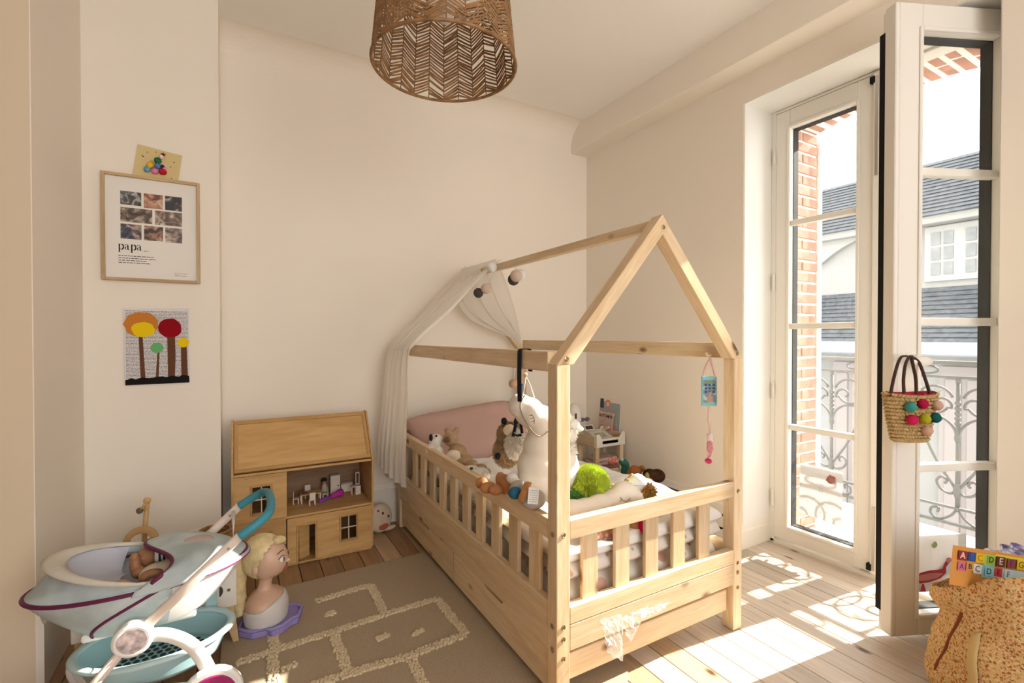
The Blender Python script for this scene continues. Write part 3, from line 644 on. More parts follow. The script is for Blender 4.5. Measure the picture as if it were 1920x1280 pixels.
def dwin(p, x0, x1, z0, z1, bars=True, name='window_frame'):
    w = .010; f = None
    mb = MB().box(x0-w, x0, dy0-.009, dy0+.004, z0-w, z1+w).box(x1, x1+w, dy0-.009, dy0+.004, z0-w, z1+w).box(x0, x1, dy0-.009, dy0+.004, z1, z1+w).box(x0, x1, dy0-.009, dy0+.004, z0-w, z0)
    f = build(mb, name, PLYD, p, bevel=.0012)
    if bars:
        xm, zm = (x0+x1)/2, (z0+z1)/2
        build(MB().box(xm-.0025, xm+.0025, dy0-.002, dy0+.002, z0, z1).box(x0, x1, dy0-.0025, dy0+.0025, zm-.0025, zm+.0025), 'glazing_bar', plain('pale doll bar', (.62,.52,.40), .6), f)
u = wall_hole('facade_panel', dx0, .201, .253, ze-.014, [(.054,.132,.294,.42)]); dwin(u, .054, .132, .294, .42)
l = wall_hole('facade_panel', dx0, .201, .004, .249, [(.054,.132,.07,.192)]); dwin(l, .054, .132, .07, .192)
g = wall_hole('facade_panel', .206, dx1, .004, .238, [(.258,.336,.016,.193),(.463,.54,.082,.202)]); dwin(g, .463, .54, .082, .202); dwin(g, .258, .336, .016, .193, False, 'door_frame')
build(MB().box(0, .066, -.003, .003, 0, .170), 'door', PLY, g, bevel=.001, mx=M.Translation((.260, dy0+.004, .019)) @ M.Rotation(R(38), 4, 'Z'))
mb = MB()
for k in range(6): mb.prism([(.03+.028*k+.010*math.cos(a), ze-.02-.007*math.sin(a)) for a in [R(180*i/8) for i in range(9)]], 0, .003)
for k in range(6): mb.prism([(.23+.062*k+.026*math.cos(a), .006+.009*math.sin(a)) for a in [R(180*i/8) for i in range(9)]], 0, .003)
stuff(build(mb, 'scalloped_trim', PLYD, DH, mx=M(((1,0,0,0),(0,0,-1,dy0-.004),(0,1,0,0),(0,0,0,1)))))
# furniture in the open upper room
DW = plain('white doll furniture', (.66,.57,.50), .5); zf = .252
def dchair(x, y, rz, label):
    t = thing('doll_chair', label, 'chair', (x,y,zf), rz, 'doll chairs round the dollhouse table')
    build(MB().box(-.015,.015,-.014,.014,.028,.032), 'seat', DW, t, local=True)
    build(MB().box(-.015,.015,.011,.014,.032,.070), 'backrest', DW, t, local=True, bevel=.002)
    for a in (-.013, .013):
        for b in (-.012, .0125): build(MB().box(a-.002,a+.002,b-.0015,b+.0015,0,.028), 'leg', DW, t, local=True)
    return t
dchair(.336, 2.728, R(180), 'white doll chair turned away in front of the dollhouse table')
dchair(.262, 2.789, R(90), 'white doll chair at left end of the dollhouse table')
dchair(.330, 2.857, 0, 'white doll chair behind the dollhouse table')
dchair(.412, 2.800, R(-90), 'white doll chair at right end of the dollhouse table, doll beside it')
dt = thing('doll_table', 'small doll dining table with wooden top in the dollhouse', 'table', (.335,2.80,zf))
build(MB().box(-.052,.055,-.03,.035,.042,.048), 'table_top', PLY, dt, local=True, bevel=.001)
for a in (-.046,.049):
    for b in (-.026,.03): build(MB().box(a-.003,a+.003,b-.003,b+.003,0,.042), 'leg', DW, dt, local=True)
tag(build(MB().lathe([(.016,0),(.018,.004),(.014,.006)],12,M.Translation((.305,2.795,zf+.048))), 'doll_dish', plain('plum doll dish', (.22,.07,.12), .5)), 'plum coloured doll dish on the doll dining table', 'dish')
ff = thing('doll_cupboard', 'tall white doll cupboard with a drawer line and black knob', 'cupboard', (.475,2.875,zf))
build(MB().box(-.026,.026,-.02,.02,0,.105), 'body', DW, ff, local=True, bevel=.001); build(MB().box(-.022,.022,-.023,-.02,.006,.082), 'door', DW, ff, local=True, bevel=.001)
build(MB().box(-.022,.022,-.0225,-.02,.087,.1), 'drawer', DW, ff, local=True, bevel=.001); build(MB().ball((.014,-.025,.048),.004,8,6), 'knob', BLACK, ff, local=True, smooth=True)
wsn = thing('doll_vanity', 'white doll dressing table with an upright mirror', 'vanity', (.578,2.80,zf))
build(MB().box(-.03,.022,-.02,.02,.045,.049), 'table_top', DW, wsn, local=True); build(MB().box(-.006,.022,-.018,.018,0,.045), 'cabinet', DW, wsn, local=True)
build(MB().box(-.028,-.024,-.017,-.013,0,.045), 'leg', DW, wsn, local=True); build(MB().box(-.028,-.024,.013,.017,0,.045), 'leg', DW, wsn, local=True)
build(MB().box(.0,.022,.014,.02,.049,.118), 'mirror_frame', DW, wsn, local=True); build(MB().box(.004,.018,.0125,.014,.055,.112), 'mirror', plain('dark mirror', (.10,.05,.05), .15, .5), wsn, local=True)
sb = thing('doll_bed', 'cream doll bed with low headboard beside the doll cupboard', 'bed', (.540,2.885,zf))
build(MB().box(-.032,.032,-.018,.018,0,.042), 'bed_box', DW, sb, local=True); build(MB().box(-.034,.034,-.02,.02,.042,.05), 'bed_cover', plain('cream doll blanket', (.55,.47,.36), .9), sb, local=True, bevel=.003)
tp = thing('doll_umbrella', 'folded purple and magenta doll umbrella lying on the dollhouse floor', 'toy', (.43,2.77,zf))
p0, p1 = V((.370,2.735,zf+.011)), V((.500,2.80,zf+.022))
build(MB().tube([p0+(p1-p0)*t for t in (0,.12,.3,.5)], [.007,.010,.009,.008], 12), 'lower_half', plain('violet plastic', (.22,.05,.42), .35), tp, smooth=True)
build(MB().tube([p0+(p1-p0)*t for t in (.5,.62,.85,1)], [.008,.013,.018,.021], 12), 'upper_half', plain('magenta plastic', (.48,.03,.34), .35), tp, smooth=True)
build(MB().ball(p0+(p1-p0)*.48, .007, 8, 6), 'hand_grip', plain('doll skin', (.62,.40,.28), .5), tp, smooth=True)
SKB = plain('brown doll skin', (.33,.17,.10), .5)
dd_ = thing('small_doll', 'tiny dark haired doll standing behind the doll table', 'doll', (.418,2.87,zf))
build(MB().lathe([(.014,0),(.017,.03),(.012,.06),(.006,.066)],12), 'dress', plain('cream doll dress', (.50,.44,.36), .8), dd_, local=True, smooth=True)
build(MB().ball((0,0,.076),.012,12,8), 'head', SKB, dd_, local=True, smooth=True); build(MB().ball((0,.003,.083),(.016,.015,.013),12,8), 'hair', plain('black doll hair', (.015,.012,.01), .7), dd_, local=True, smooth=True)
# socket and round toy beside the dollhouse
so = thing('wall_socket', 'grey round wall socket above the back baseboard', 'socket', (.809, YBK, .305))
sm_ = M.Translation((.809, YBK, .305)) @ M.Rotation(R(90), 4, 'X')
build(MB().lathe([(.030,0),(.030,.008),(.024,.010),(.020,.010),(.018,.004)],20), 'face_plate', plain('beige socket', (.50,.43,.36), .5), so, mx=sm_, smooth=False)
build(MB().ball((-.007,0,.005),.0035,8,6).ball((.007,0,.005),.0035,8,6), 'contact_holes', BLACK, so, mx=sm_)
rt = thing('round_plush', 'round cream plush cushion with dots and a red patch by the dollhouse', 'plush', (.715,2.80,0))
rm_ = M.Translation((.714,2.80,.088)) @ M.Rotation(R(22),4,'Z') @ M.Rotation(R(80),4,'X')
build(MB().ball((0,0,0),(.080,.082,.035),24,14), 'cushion', plain('cream plush', (.66,.54,.42), .95, .05, bump=.5, bscale=300), rt, mx=rm_, smooth=True)
for x, y, r in ((.0,.028,.008),(.036,.002,.008),(-.03,.05,.006)): build(MB().ball((x,y,.032),(r,r,.004),10,6), 'dot', plain('dark brown felt', (.13,.05,.03), .9), rt, mx=rm_, smooth=True)
build(MB().ball((.0,-.045,.026),(.034,.020,.008),14,8), 'red_patch', plain('brick red felt', (.45,.10,.05), .9), rt, mx=rm_, smooth=True)
build(MB().ball((.06,-.075,-.005),(.045,.014,.02),14,8), 'foot', plain('cream plush', (.66,.54,.42), .95, .05), rt, mx=rm_, smooth=True)
# ------------------------------------------------------------ rug
RUG = plain('taupe woven rug', (.40,.31,.215), .98, .02, bump=1.0, bscale=420, var=.16, vscale=260)
CREAM = plain('cream tufted wool', (.62,.50,.34), .98, .02, bump=1.0, bscale=350, var=.10, vscale=120)
rug = thing('rug', 'taupe rug with raised cream hopscotch pattern under the bed', 'rug', (.55,1.7,0))
pts = [(-.06,2.395),(.30,2.405),(.66,2.418),(1.18,2.432),(1.168,1.9),(1.155,1.24),(1.148,1.205),(1.11,1.17),(.6,1.15),(-.07,1.14)]
build(MB().prism(pts, .0003, .007), 'base', RUG, rug, bevel=.003)
def tuft(path, w=.034):
    mb = MB(); path = [V((*p,0)) for p in path]; rr = random.Random(len(path)+int(path[0].x*1000))
    for a, b in zip(path[:-1], path[1:]):
        d = b-a; L_ = d.length; d.normalize(); q = V((-d.y, d.x, 0)); n = int(L_/.009)+1
        for i in range(n):
            for j in range(4):
                c = a+d*(L_*(i+rr.random())/n)+q*((j-1.5)*w/4+rr.uniform(-.004,.004)); s = rr.uniform(.0055,.0085)
                mb.ball((c.x, c.y, .0075), (s, s, rr.uniform(.0045,.008)), 6, 4)
    return stuff(build(mb, 'cream_line', CREAM, rug, smooth=True))
tuft([(.285,2.195),(.40,2.21),(.521,2.215),(.517,1.96)]); tuft([(-.012,1.915),(.10,1.928),(.318,1.938),(.53,1.952),(.745,1.958),(.750,1.668),(.53,1.655),(.323,1.668),(.20,1.672)])
tuft([(.310,1.93),(.317,1.67)]); tuft([(.105,2.055),(.111,1.94)]); tuft([(.523,1.65),(.520,1.44)]); tuft([(.10,1.93),(.09,1.66)])
for x, y in ((.322,2.069),(.471,1.81),(.595,1.769),(.147,1.805)): tuft([(x-.022,y-.004),(x+.022,y+.004)], .022)
tuft([(.318,2.055),(.328,2.085)], .03)
# ------------------------------------------------------------ bedding and soft toys
def plush(name, balls, m, parent=None, voxel=.006, smooth=6, mx=None, label=None):
    mb = MB()
    for b in balls:
        c, r = b[0], b[1]; mb2 = MB().ball((0,0,0), r, 18, 12)
        mm = M.Translation(c)
        if len(b) > 2: mm = mm @ Q(V(b[2][1]), R(b[2][0])).to_matrix().to_4x4()
        mb.add(mb2.v, mb2.f, mm)
    o = build(mb, name, m, parent, smooth=True, mx=mx, label=label)
    d = o.modifiers.new('remesh', 'REMESH'); d.mode = 'VOXEL'; d.voxel_size = voxel; d.use_smooth_shade = True
    s = o.modifiers.new('smooth', 'SMOOTH'); s.iterations = smooth; s.factor = .6
    return o
def pt3(p): return tuple(p)
def fuzz(name, c, r, n, length, wid, m, parent, seed=1, mx=None):        # furry shell: short tapered tufts
    rr = random.Random(seed); mb = MB(); r = r if isinstance(r, tuple) else (r,r,r)
    mb.ball(c, tuple(x*.93 for x in r), 14, 10)
    for i in range(n):
        z = 1-2*(i+.5)/n; a = i*2.399963; q = math.sqrt(1-z*z); d = V((q*math.cos(a), q*math.sin(a), z))
        d = (d+V((rr.uniform(-.25,.25), rr.uniform(-.25,.25), rr.uniform(-.25,.25)))).normalized()
        p = V(c)+V((d.x*r[0], d.y*r[1], d.z*r[2]))*.9; t = d.orthogonal().normalized(); u = d.cross(t); L_ = length*rr.uniform(.6,1.3)
        e = p+d*L_+V((rr.uniform(-.3,.3), rr.uniform(-.3,.3), rr.uniform(-.5,.1)))*L_*.6
        mb.add([p+t*wid, p-t*wid*.5+u*wid*.8, p-t*wid*.5-u*wid*.8, e], [(0,1,3),(1,2,3),(2,0,3)])
    return build(mb, name, m, parent, mx=mx)
def floral(name, base, spots, scale=14, size=.28):
    m, N, L, b = nt(name); b.inputs['Roughness'].default_value = .9; b.inputs['Specular IOR Level'].default_value = .05
    tc = N.new('ShaderNodeTexCoord'); prev = None
    for i, (c, s, thr) in enumerate(spots):
        mp = N.new('ShaderNodeMapping'); mp.inputs['Location'].default_value = (i*2.7, i*1.3, i*.9); L.new(tc.outputs['Object'], mp.inputs[0])
        nz = N.new('ShaderNodeTexNoise'); nz.inputs['Scale'].default_value = s*2.5; L.new(mp.outputs[0], nz.inputs[0])
        ad = N.new('ShaderNodeMix'); ad.data_type = 'VECTOR'; ad.inputs[0].default_value = .22/s; L.new(mp.outputs[0], ad.inputs[4]); L.new(nz.outputs['Color'], ad.inputs[5])
        v = N.new('ShaderNodeTexVoronoi'); v.inputs['Scale'].default_value = s; L.new(ad.outputs[1], v.inputs['Vector'])
        r = N.new('ShaderNodeValToRGB'); r.color_ramp.elements[0].position = thr; r.color_ramp.elements[1].position = thr+.05
        r.color_ramp.elements[0].color = (1,1,1,1); r.color_ramp.elements[1].color = (0,0,0,1); L.new(v.outputs['Distance'], r.inputs[0])
        mx = N.new('ShaderNodeMix'); mx.data_type = 'RGBA'; mx.inputs[7].default_value = c4(c); L.new(r.outputs[0], mx.inputs[0])
        if prev is None: mx.inputs[6].default_value = c4(base)
        else: L.new(prev, mx.inputs[6])
        prev = mx.outputs[2]
    L.new(prev, b.inputs['Base Color']); return m
SHEET = floral('floral bedding', (.72,.66,.60), [((.60,.36,.30), 9, .16), ((.50,.30,.22), 17, .10)])
SHEET2 = floral('white floral duvet', (.78,.75,.72), [((.62,.42,.38), 7, .10), ((.70,.60,.50), 13, .07)])
def slab(name, label, cat, x0, x1, y0, y1, z0, z1, m, amp, r=.03, nx=46, ny=80, seed=0, parent=None, bump_=0):   # soft slab with rounded rim and folds
    from mathutils import noise
    mb = MB()
    def top(u, v):
        x, y = x0+(x1-x0)*u, y0+(y1-y0)*v; e = min(u*(x1-x0), (1-u)*(x1-x0), v*(y1-y0), (1-v)*(y1-y0))
        k = math.sqrt(max(0, 1-(1-min(e/r,1))**2)); h = noise.noise(V((x*5+seed, y*4, seed)))*.5+.5*abs(noise.noise(V((x*9, y*7+seed, 3))))*1.2
        return (x+.010*noise.noise(V((y*11, seed, z0*30)))*(1 if u in (0,1) else 0), y+.008*noise.noise(V((x*11, seed, 5)))*(1 if v in (0,1) else 0), (z0+z1)/2+(z1-z0)/2*k+amp*h*k+k*bump_*math.exp(-((x-1.58)/.14)**2-((y-1.55)/.28)**2))
    def bot(u, v):
        x, y, z = top(u, v); e = min(u*(x1-x0), (1-u)*(x1-x0), v*(y1-y0), (1-v)*(y1-y0)); k = math.sqrt(max(0, 1-(1-min(e/r,1))**2))
        return (x, y, (z0+z1)/2-(z1-z0)/2*k)
    mb.grid(top, nx, ny); mb.grid(bot, nx, ny)
    o = build(mb, name, m, parent, smooth=True)
    return tag(o, label, cat)
slab('mattress', 'child mattress in a pale floral fitted sheet inside the bed', 'mattress', bx0+.038, bx1-.038, by0+.042, by1-.042, .200, .355, SHEET, .0, .03, 20, 30)
slab('blanket', 'folded pale floral blanket on the mattress under the duvet', 'blanket', bx0+.040, bx1-.04, by0+.045, 2.3, .357, .415, SHEET, .0, .028, 30, 40, 2)
slab('duvet', 'rumpled white floral duvet lying on top of the bed', 'duvet', bx0+.042, bx1-.042, by0+.048, 2.45, .417, .456, SHEET2, .050, .024, 46, 80, 4, None, .028)
PINKP = plain('dusty pink cotton', (.52,.345,.30), .9, .05, bump=.25, bscale=40)
def pillow(name, label, c, w, h, t, xd, yd, m):
    from mathutils import noise
    mx = frame_mx(c, xd, y=yd); mb = MB()
    for s in (1, -1):
        def f(u, v):
            a, b = 2*u-1, 2*v-1; k = max(0, (1-a**4)*(1-b**4))**.5
            pin = 1-.07*(1-abs(a*b))
            return (a*w/2*(1-.06*(1-abs(b))*abs(a)*0-.05*(b*b)*0)*(1-.04*(1-b*b)*abs(a)), b*h/2*(1-.05*(1-a*a)*abs(b)), s*(t/2*k*(1+.12*noise.noise(V((a*2.3,b*2.3,s))))+.004*noise.noise(V((a*8,b*8,s*3)))*(k>0)))
        mb.grid(f, 30, 22)
    return tag(build(mb, name, m, None, smooth=True, mx=mx), label, 'pillow')
pillow('pillow', 'dusty pink pillow leaning on the headboard of the bed', (1.20, 2.58, .565), .70, .42, .18, (1,-.02,.10), (-.06,.80,.60), PINKP)
TAN = plain('tan plush', (.40,.27,.16), .95, .03, bump=.8, bscale=260, var=.15, vscale=40)
WPL = plain('white plush', (.78,.74,.68), .95, .03, bump=.7, bscale=260)
CRM = plain('cream plush fabric', (.72,.62,.50), .95, .03, bump=.5, bscale=260)
BRO = plain('brown plush', (.20,.115,.06), .95, .03, bump=.8, bscale=220, var=.2, vscale=50)
ORA = plain('rust plush', (.42,.19,.085), .95, .03, bump=.7, bscale=260)
NAVY = plain('dark navy fabric', (.02,.022,.035), .8, .1)
# bear and dog by the head end
d = 2.46
b1 = thing('bear_plush', 'small brown bear plush lying by the pink pillow', 'plush', (0.9900, 2.3571, 0.5262))
plush('body', [((0.9458, 2.2869, 0.6237), (.040,.038,.040)), ((0.9606, 2.2316, 0.5620), (.05,.05,.045)), ((0.9294, 2.2969, 0.6676), .016), ((0.9763, 2.2815, 0.6657), .016), ((0.9768, 2.1759, 0.5345), (.04,.03,.03))], TAN, b1)
plush('muzzle', [((0.9183, 2.2624, 0.6257), (.018,.018,.016))], BRO, b1, .004); plush('paw', [((0.9223, 2.1959, 0.5635), (.038,.03,.024)), ((0.9366, 2.1759, 0.5396), .022)], CRM, b1)
b2 = thing('dog_plush', 'small white dog plush with dark ear beside the brown bear', 'plush', (0.9300, 2.4520, 0.5423))
plush('body', [((0.8814, 2.3237, 0.6127), (.036,.034,.036)), ((0.8668, 2.3314, 0.5605), (.04,.04,.045)), ((0.8761, 2.2799, 0.5566), (.028,.03,.04))], WPL, b2)
plush('ear', [((0.8472, 2.3090, 0.6355), (.01,.012,.02))], NAVY, b2, .004, 3); build(MB().ball((0.8690, 2.2908, 0.6447), .006, 8, 6), 'nose', NAVY, b2, smooth=True)
b3 = thing('rabbit_plush', 'long limbed brown plush lying flat behind the left guard rail', 'plush', (0.9412, 1.9891, 0.5564))
plush('arm', [((0.9147, 2.0620, 0.5631), (.03,.03,.016)), ((0.9306, 1.9953, 0.5663), (.03,.03,.016)), ((0.9316, 1.9025, 0.5686), (.028,.03,.016)), ((0.9340, 1.8549, 0.5609), (.022,.024,.016))], TAN, b3)
b4 = thing('cloth_comforter', 'white baby comforter with a printed dark mark behind the left guard rail', 'plush', (0.8868, 1.8475, 0.5694))
plush('cloth', [((0.8797, 1.8862, 0.5702), (.035,.04,.018)), ((0.8880, 1.8238, 0.5728), (.04,.04,.02)), ((0.8916, 1.7756, 0.5687), (.02,.02,.02))], WPL, b4); build(MB().ball((0.8523, 1.8329, 0.5915), (.008,.006,.006), 8, 6), 'printed_mark', plain('dark green print', (.02,.05,.03), .8), b4)
# furry sloth-like plush sitting on the duvet
b5 = thing('furry_plush', 'furry tan and white plush sitting upright on the duvet', 'plush', (0.9914, 1.7534, 0.5982))
fuzz('back_fur', (1.0014, 1.7945, 0.6563), (.06,.055,.075), 2200, .011, .0022, TAN, b5, 2); fuzz('head_fur', (1.0069, 1.7808, 0.7343), (.055,.05,.05), 1800, .010, .0022, TAN, b5, 3)
fuzz('white_chest', (1.0084, 1.7333, 0.6975), (.046,.045,.068), 1800, .010, .0022, WPL, b5, 4); plush('face', [((0.9824, 1.7375, 0.7578), (.030,.02,.026))], CRM, b5)
plush('foot', [((0.9392, 1.7609, 0.6484), (.012,.014,.016))], NAVY, b5, .004, 3); plush('ear', [((0.9777, 1.7751, 0.7905), (.014,.012,.016))], NAVY, b5, .004, 3); plush('ear', [((1.0229, 1.7492, 0.7882), (.012,.012,.016))], NAVY, b5, .004, 3)
# fox, patterned toys along the left rail
b6 = thing('fox_plush', 'orange and white fox plush leaning on the left guard rail', 'plush', (0.8585, 1.5183, 0.5938))
plush('body', [((0.8634, 1.5271, 0.6005), (.042,.04,.042)), ((0.8653, 1.5027, 0.5776), (.036,.03,.03)), ((0.8440, 1.5614, 0.6181), (.02,.018,.03)), ((0.8924, 1.4875, 0.6028), (.022,.02,.03))], ORA, b6)
plush('white_muzzle', [((0.8572, 1.4965, 0.6369), (.024,.02,.022)), ((0.8638, 1.4695, 0.6256), (.02,.018,.016))], WPL, b6)
plush('tail', [((0.7924, 1.6138, 0.5980), (.026,.02,.024)), ((0.7951, 1.5661, 0.5926), (.034,.022,.022)), ((0.8067, 1.5249, 0.5944), (.03,.022,.02))], ORA, b6)
b7 = thing('doll_plush', 'plush with blue belly, orange band and white care tag on rail corner', 'plush', (0.8416, 1.3782, 0.5989))
plush('body', [((0.8315, 1.4073, 0.6233), (.034,.03,.034)), ((0.8438, 1.3310, 0.6125), (.045,.04,.034))], plain('grey plush', (.40,.36,.32), .95, .03), b7)
plush('blue_belly', [((0.8019, 1.3782, 0.6254), (.026,.022,.022))], plain('petrol blue plush', (.03,.12,.19), .95, .03), b7)
build(MB().tube(bez([(0.8392, 1.3572, 0.6594), (0.8065, 1.3240, 0.6471), (0.7968, 1.3349, 0.6141)], 8), .013, 10, flat=.4), 'orange_band', plain('orange brown ribbon', (.44,.20,.07), .8), b7, smooth=True)
a_ = V((0.8023, 1.2975, 0.6381)); mb = MB().cbox((0,0,0), (.034, .052, .0012)); build(mb, 'care_tag', plain('white label', (.75,.73,.70), .7), b7, mx=frame_mx((0.8171, 1.2890, 0.6398), (.9,-.4,-.1), y=(.15,.0,1)))
mb = MB(); rl = random.Random(3)
for i in range(6): print_lines(mb, -.013, .013, -.02+.007*i, .002, (.004,.012), .002, .0008, rl)
stuff(build(mb, 'tag_print', plain('grey print', (.35,.34,.34), .8), b7, mx=frame_mx((0.8171, 1.2890, 0.6398), (.9,-.4,-.1), y=(.15,.0,1))))
# ------------------------------------------------------------ hanging unicorn
un = thing('unicorn_plush', 'large white unicorn plush hanging by straps from the left eave rail', 'plush', (0.9356, 1.4400, 0.6322))
dU = 1.78
UNI = plain('cream white minky', (.76,.70,.62), .9, .05, bump=.15, bscale=300)
plush('body', [((0.8889, 1.4931, 0.8982), (.045,.045,.045)), ((0.9227, 1.4849, 0.8733), (.055,.06,.055)), ((0.9725, 1.4790, 0.8346), (.06,.06,.062)), ((1.0267, 1.4705, 0.7910), (.06,.06,.07)),
  ((0.9862, 1.4816, 0.7433), (.085,.07,.07)), ((0.9720, 1.4888, 0.6737), (.09,.075,.075)), ((0.9542, 1.4868, 0.6211), (.075,.07,.06)), ((1.0519, 1.4888, 0.6427), (.09,.08,.09)), ((1.0254, 1.4683, 0.5611), (.05,.05,.04))], UNI, un, .007, 8)
LASH = plain('embroidery thread', (.03,.028,.035), .8)
dl = 1.675
mb = MB().tube(bez([(0.8859, 1.4116, 0.8788), (0.8939, 1.4068, 0.8658), (0.8954, 1.4058, 0.8509)], 6), .0012, 5)
for a, b in (((996,778),(992,780)), ((999,783),(995,786)), ((1001,788),(996,791)), ((999,791),(1003,795)), ((1002,790),(1006,792))):
    pass
mb.tube([(0.8875, 1.4106, 0.8751), (0.8794, 1.4152, 0.8732)], .001, 4).tube([(0.8918, 1.4069, 0.8660), (0.8837, 1.4115, 0.8622)], .001, 4).tube([(0.8949, 1.4050, 0.8566), (0.8868, 1.4096, 0.8511)], .001, 4).tube([(0.8954, 1.4058, 0.8509), (0.8938, 1.4066, 0.8434)], .001, 4)
build(mb, 'closed_eye', LASH, un)
mb = MB().tube(bez([(0.8835, 1.4506, 0.9420), (0.8670, 1.4527, 0.9087), (0.8729, 1.4477, 0.8710), (0.8994, 1.4331, 0.8197), (0.9288, 1.4228, 0.7939), (0.9609, 1.4162, 0.8109)], 8), .0022, 6)
build(mb, 'halter_cord', plain('taupe cord', (.33,.27,.2), .8), un, smooth=True)
fuzz('mane', (1.0839, 1.4953, 0.7892), (.048,.05,.068), 1800, .014, .0035, WPL, un, 8); fuzz('mane', (1.0763, 1.4986, 0.7029), (.056,.05,.085), 2000, .014, .0035, WPL, un, 9); fuzz('mane', (1.0652, 1.5039, 0.6166), (.05,.05,.05), 1500, .014, .0035, WPL, un, 10)
plush('ear', [((1.1075, 1.4590, 0.8135), (.026,.02,.018)), ((1.1286, 1.4467, 0.7972), (.016,.012,.010))], WPL, un, .004)
mb = MB().tube([(0.8976, 1.4664, 1.0048), (0.8906, 1.4698, 0.9587), (0.8821, 1.4741, 0.9107)], .0025, 6).tube([(0.8976, 1.4664, 1.0048), (0.9160, 1.4669, 0.9731), (0.9346, 1.4673, 0.9274)], .0025, 6)
build(mb, 'hanging_cord', plain('pale cord', (.68,.60,.50), .8), un, smooth=True); build(MB().ball((0.8959, 1.4674, 1.0125), .008, 10, 8), 'cord_bead', plain('wooden bead', (.55,.36,.22), .5), un, smooth=True)
bs = thing('black_strap', 'black fabric strap looped over the left eave rail', 'strap', (.846, 1.40, 1.0))
yS = (0.8290, 1.3890, 1.0785)[1]
mb = MB()
pth = [(.825,yS,.93),(.824,yS,1.02),(.825,yS,1.10),(.830,yS,1.107),(.862,yS,1.107),(.868,yS,1.10),(.868,yS,1.03)]
build(MB().tube(pth, .014, 10, flat=.12, up=(1,0,0)), 'loop', NAVY, bs, smooth=True)
build(MB().tube(bez([(.826,yS,.93), (0.8918, 1.4866, 0.9764), (0.9108, 1.5496, 0.8895), (0.9372, 1.6027, 0.8185), (0.9460, 1.6430, 0.7520)], 6), .007, 8, flat=.3), 'ribbon', NAVY, bs, smooth=True)
build(MB().tube(bez([(0.9108, 1.5496, 0.8895), (0.9499, 1.5956, 0.8289), (0.9671, 1.6080, 0.7688)], 6), .006, 8, flat=.3), 'ribbon', NAVY, bs, smooth=True)
build(MB().tube([(0.9380, 1.6247, 0.7688), (0.9507, 1.6174, 0.7604), (0.9653, 1.6090, 0.7625)], .005, 6), 'buckle', BLACK, bs)
# ------------------------------------------------------------ toys at the foot of the bed
gp = thing('green_pompom', 'big shaggy green pompom toy at the foot of the bed', 'plush', (1.1478, 1.4092, 0.5176))
fuzz('yarn', (1.1482, 1.4099, 0.5940), (.072,.072,.072), 3000, .011, .0050, plain('lime green yarn', (.40,.50,.05), .9, .05, var=.35, vscale=16), gp, 5)
fuzz('dark_yarn', (1.0730, 1.4064, 0.5533), (.037,.037,.024), 900, .012, .003, plain('dark green yarn', (.10,.24,.06), .9, .05, var=.3, vscale=30), gp, 6)
uc = thing('unicorn_cushion', 'white unicorn head cushion with closed eye lying on the front guard rail', 'cushion', (1.1518, 1.3150, 0.5361))
plush('body', [((1.0191, 1.3449, 0.5410), (.05,.05,.034)), ((1.0725, 1.3374, 0.5395), (.05,.05,.034)), ((1.1268, 1.3294, 0.5457), (.05,.05,.036)), ((1.1822, 1.3208, 0.5523), (.05,.05,.038)), ((1.2300, 1.3167, 0.5651), (.058,.05,.052)), ((1.2606, 1.2990, 0.5533), (.036,.04,.034))], UNI, uc, .006, 8)
mb = MB().tube(bez([(1.1730, 1.2746, 0.5810), (1.1791, 1.2675, 0.5688), (1.1929, 1.2607, 0.5665), (1.2078, 1.2604, 0.5755)], 6), .0013, 5)
mb.tube([(1.1744, 1.2679, 0.5732), (1.1695, 1.2706, 0.5657)], .001, 4).tube([(1.1858, 1.2613, 0.5657), (1.1874, 1.2602, 0.5563)], .001, 4).tube([(1.1995, 1.2570, 0.5722), (1.2060, 1.2532, 0.5665)], .001, 4)
build(mb, 'closed_eye', plain('bronze thread', (.20,.15,.07), .7), uc)
fuzz('mane', (1.3680, 1.3297, 0.5549), (.026,.026,.026), 260, .016, .003, plain('golden brown plush', (.42,.22,.06), .95, .03, var=.3, vscale=40), uc, 7)
fuzz('mane', (1.2990, 1.2998, 0.5346), (.022,.022,.016), 200, .014, .003, plain('golden brown plush', (.42,.22,.06), .95, .03), uc, 8)
wb = thing('white_ball', 'white soft ball with a stitched seam resting on the unicorn cushion', 'ball', (1.3468, 1.3647, 0.5381))
build(MB().ball((1.3470, 1.3651, 0.5796), .035, 20, 14), 'ball', plain('white cotton ball', (.74,.72,.72), .9), wb, smooth=True)
c_ = V((1.3470, 1.3651, 0.5796)); build(MB().tube([c_+V((.0352*math.cos(a)*.868, -.0352*math.cos(a)*.497, 0))+V((-.497,-.868,.0))*.0352*math.sin(a) for a in [R(12*i) for i in range(16)]], .001, 4), 'seam', plain('grey thread', (.35,.33,.33), .8), wb)
gt = thing('golden_plush', 'golden brown plush limb lying behind the white ball', 'plush', (1.3396, 1.4495, 0.5366))
plush('limb', [((1.3153, 1.4634, 0.5431), (.02,.02,.012)), ((1.3535, 1.4646, 0.5455), (.022,.02,.014)), ((1.3923, 1.4655, 0.5525), (.02,.02,.016)), ((1.4129, 1.4655, 0.5694), (.014,.014,.014))], plain('golden plush', (.46,.30,.14), .95, .03), gt)
mgp = thing('magenta_plush', 'magenta plush with orange side seen between the front slats', 'plush', (1.2862, 1.2600, 0.4512))
plush('body', [((1.2620, 1.2338, 0.4786), (.036,.028,.034))], plain('magenta plush', (.50,.01,.08), .95, .03), mgp); plush('side', [((1.2328, 1.2620, 0.4689), (.018,.022,.030))], ORA, mgp)
fc = thing('floral_cushion', 'small terracotta floral cushion seen between the front slats', 'cushion', (1.0686, 1.2466, 0.4723))
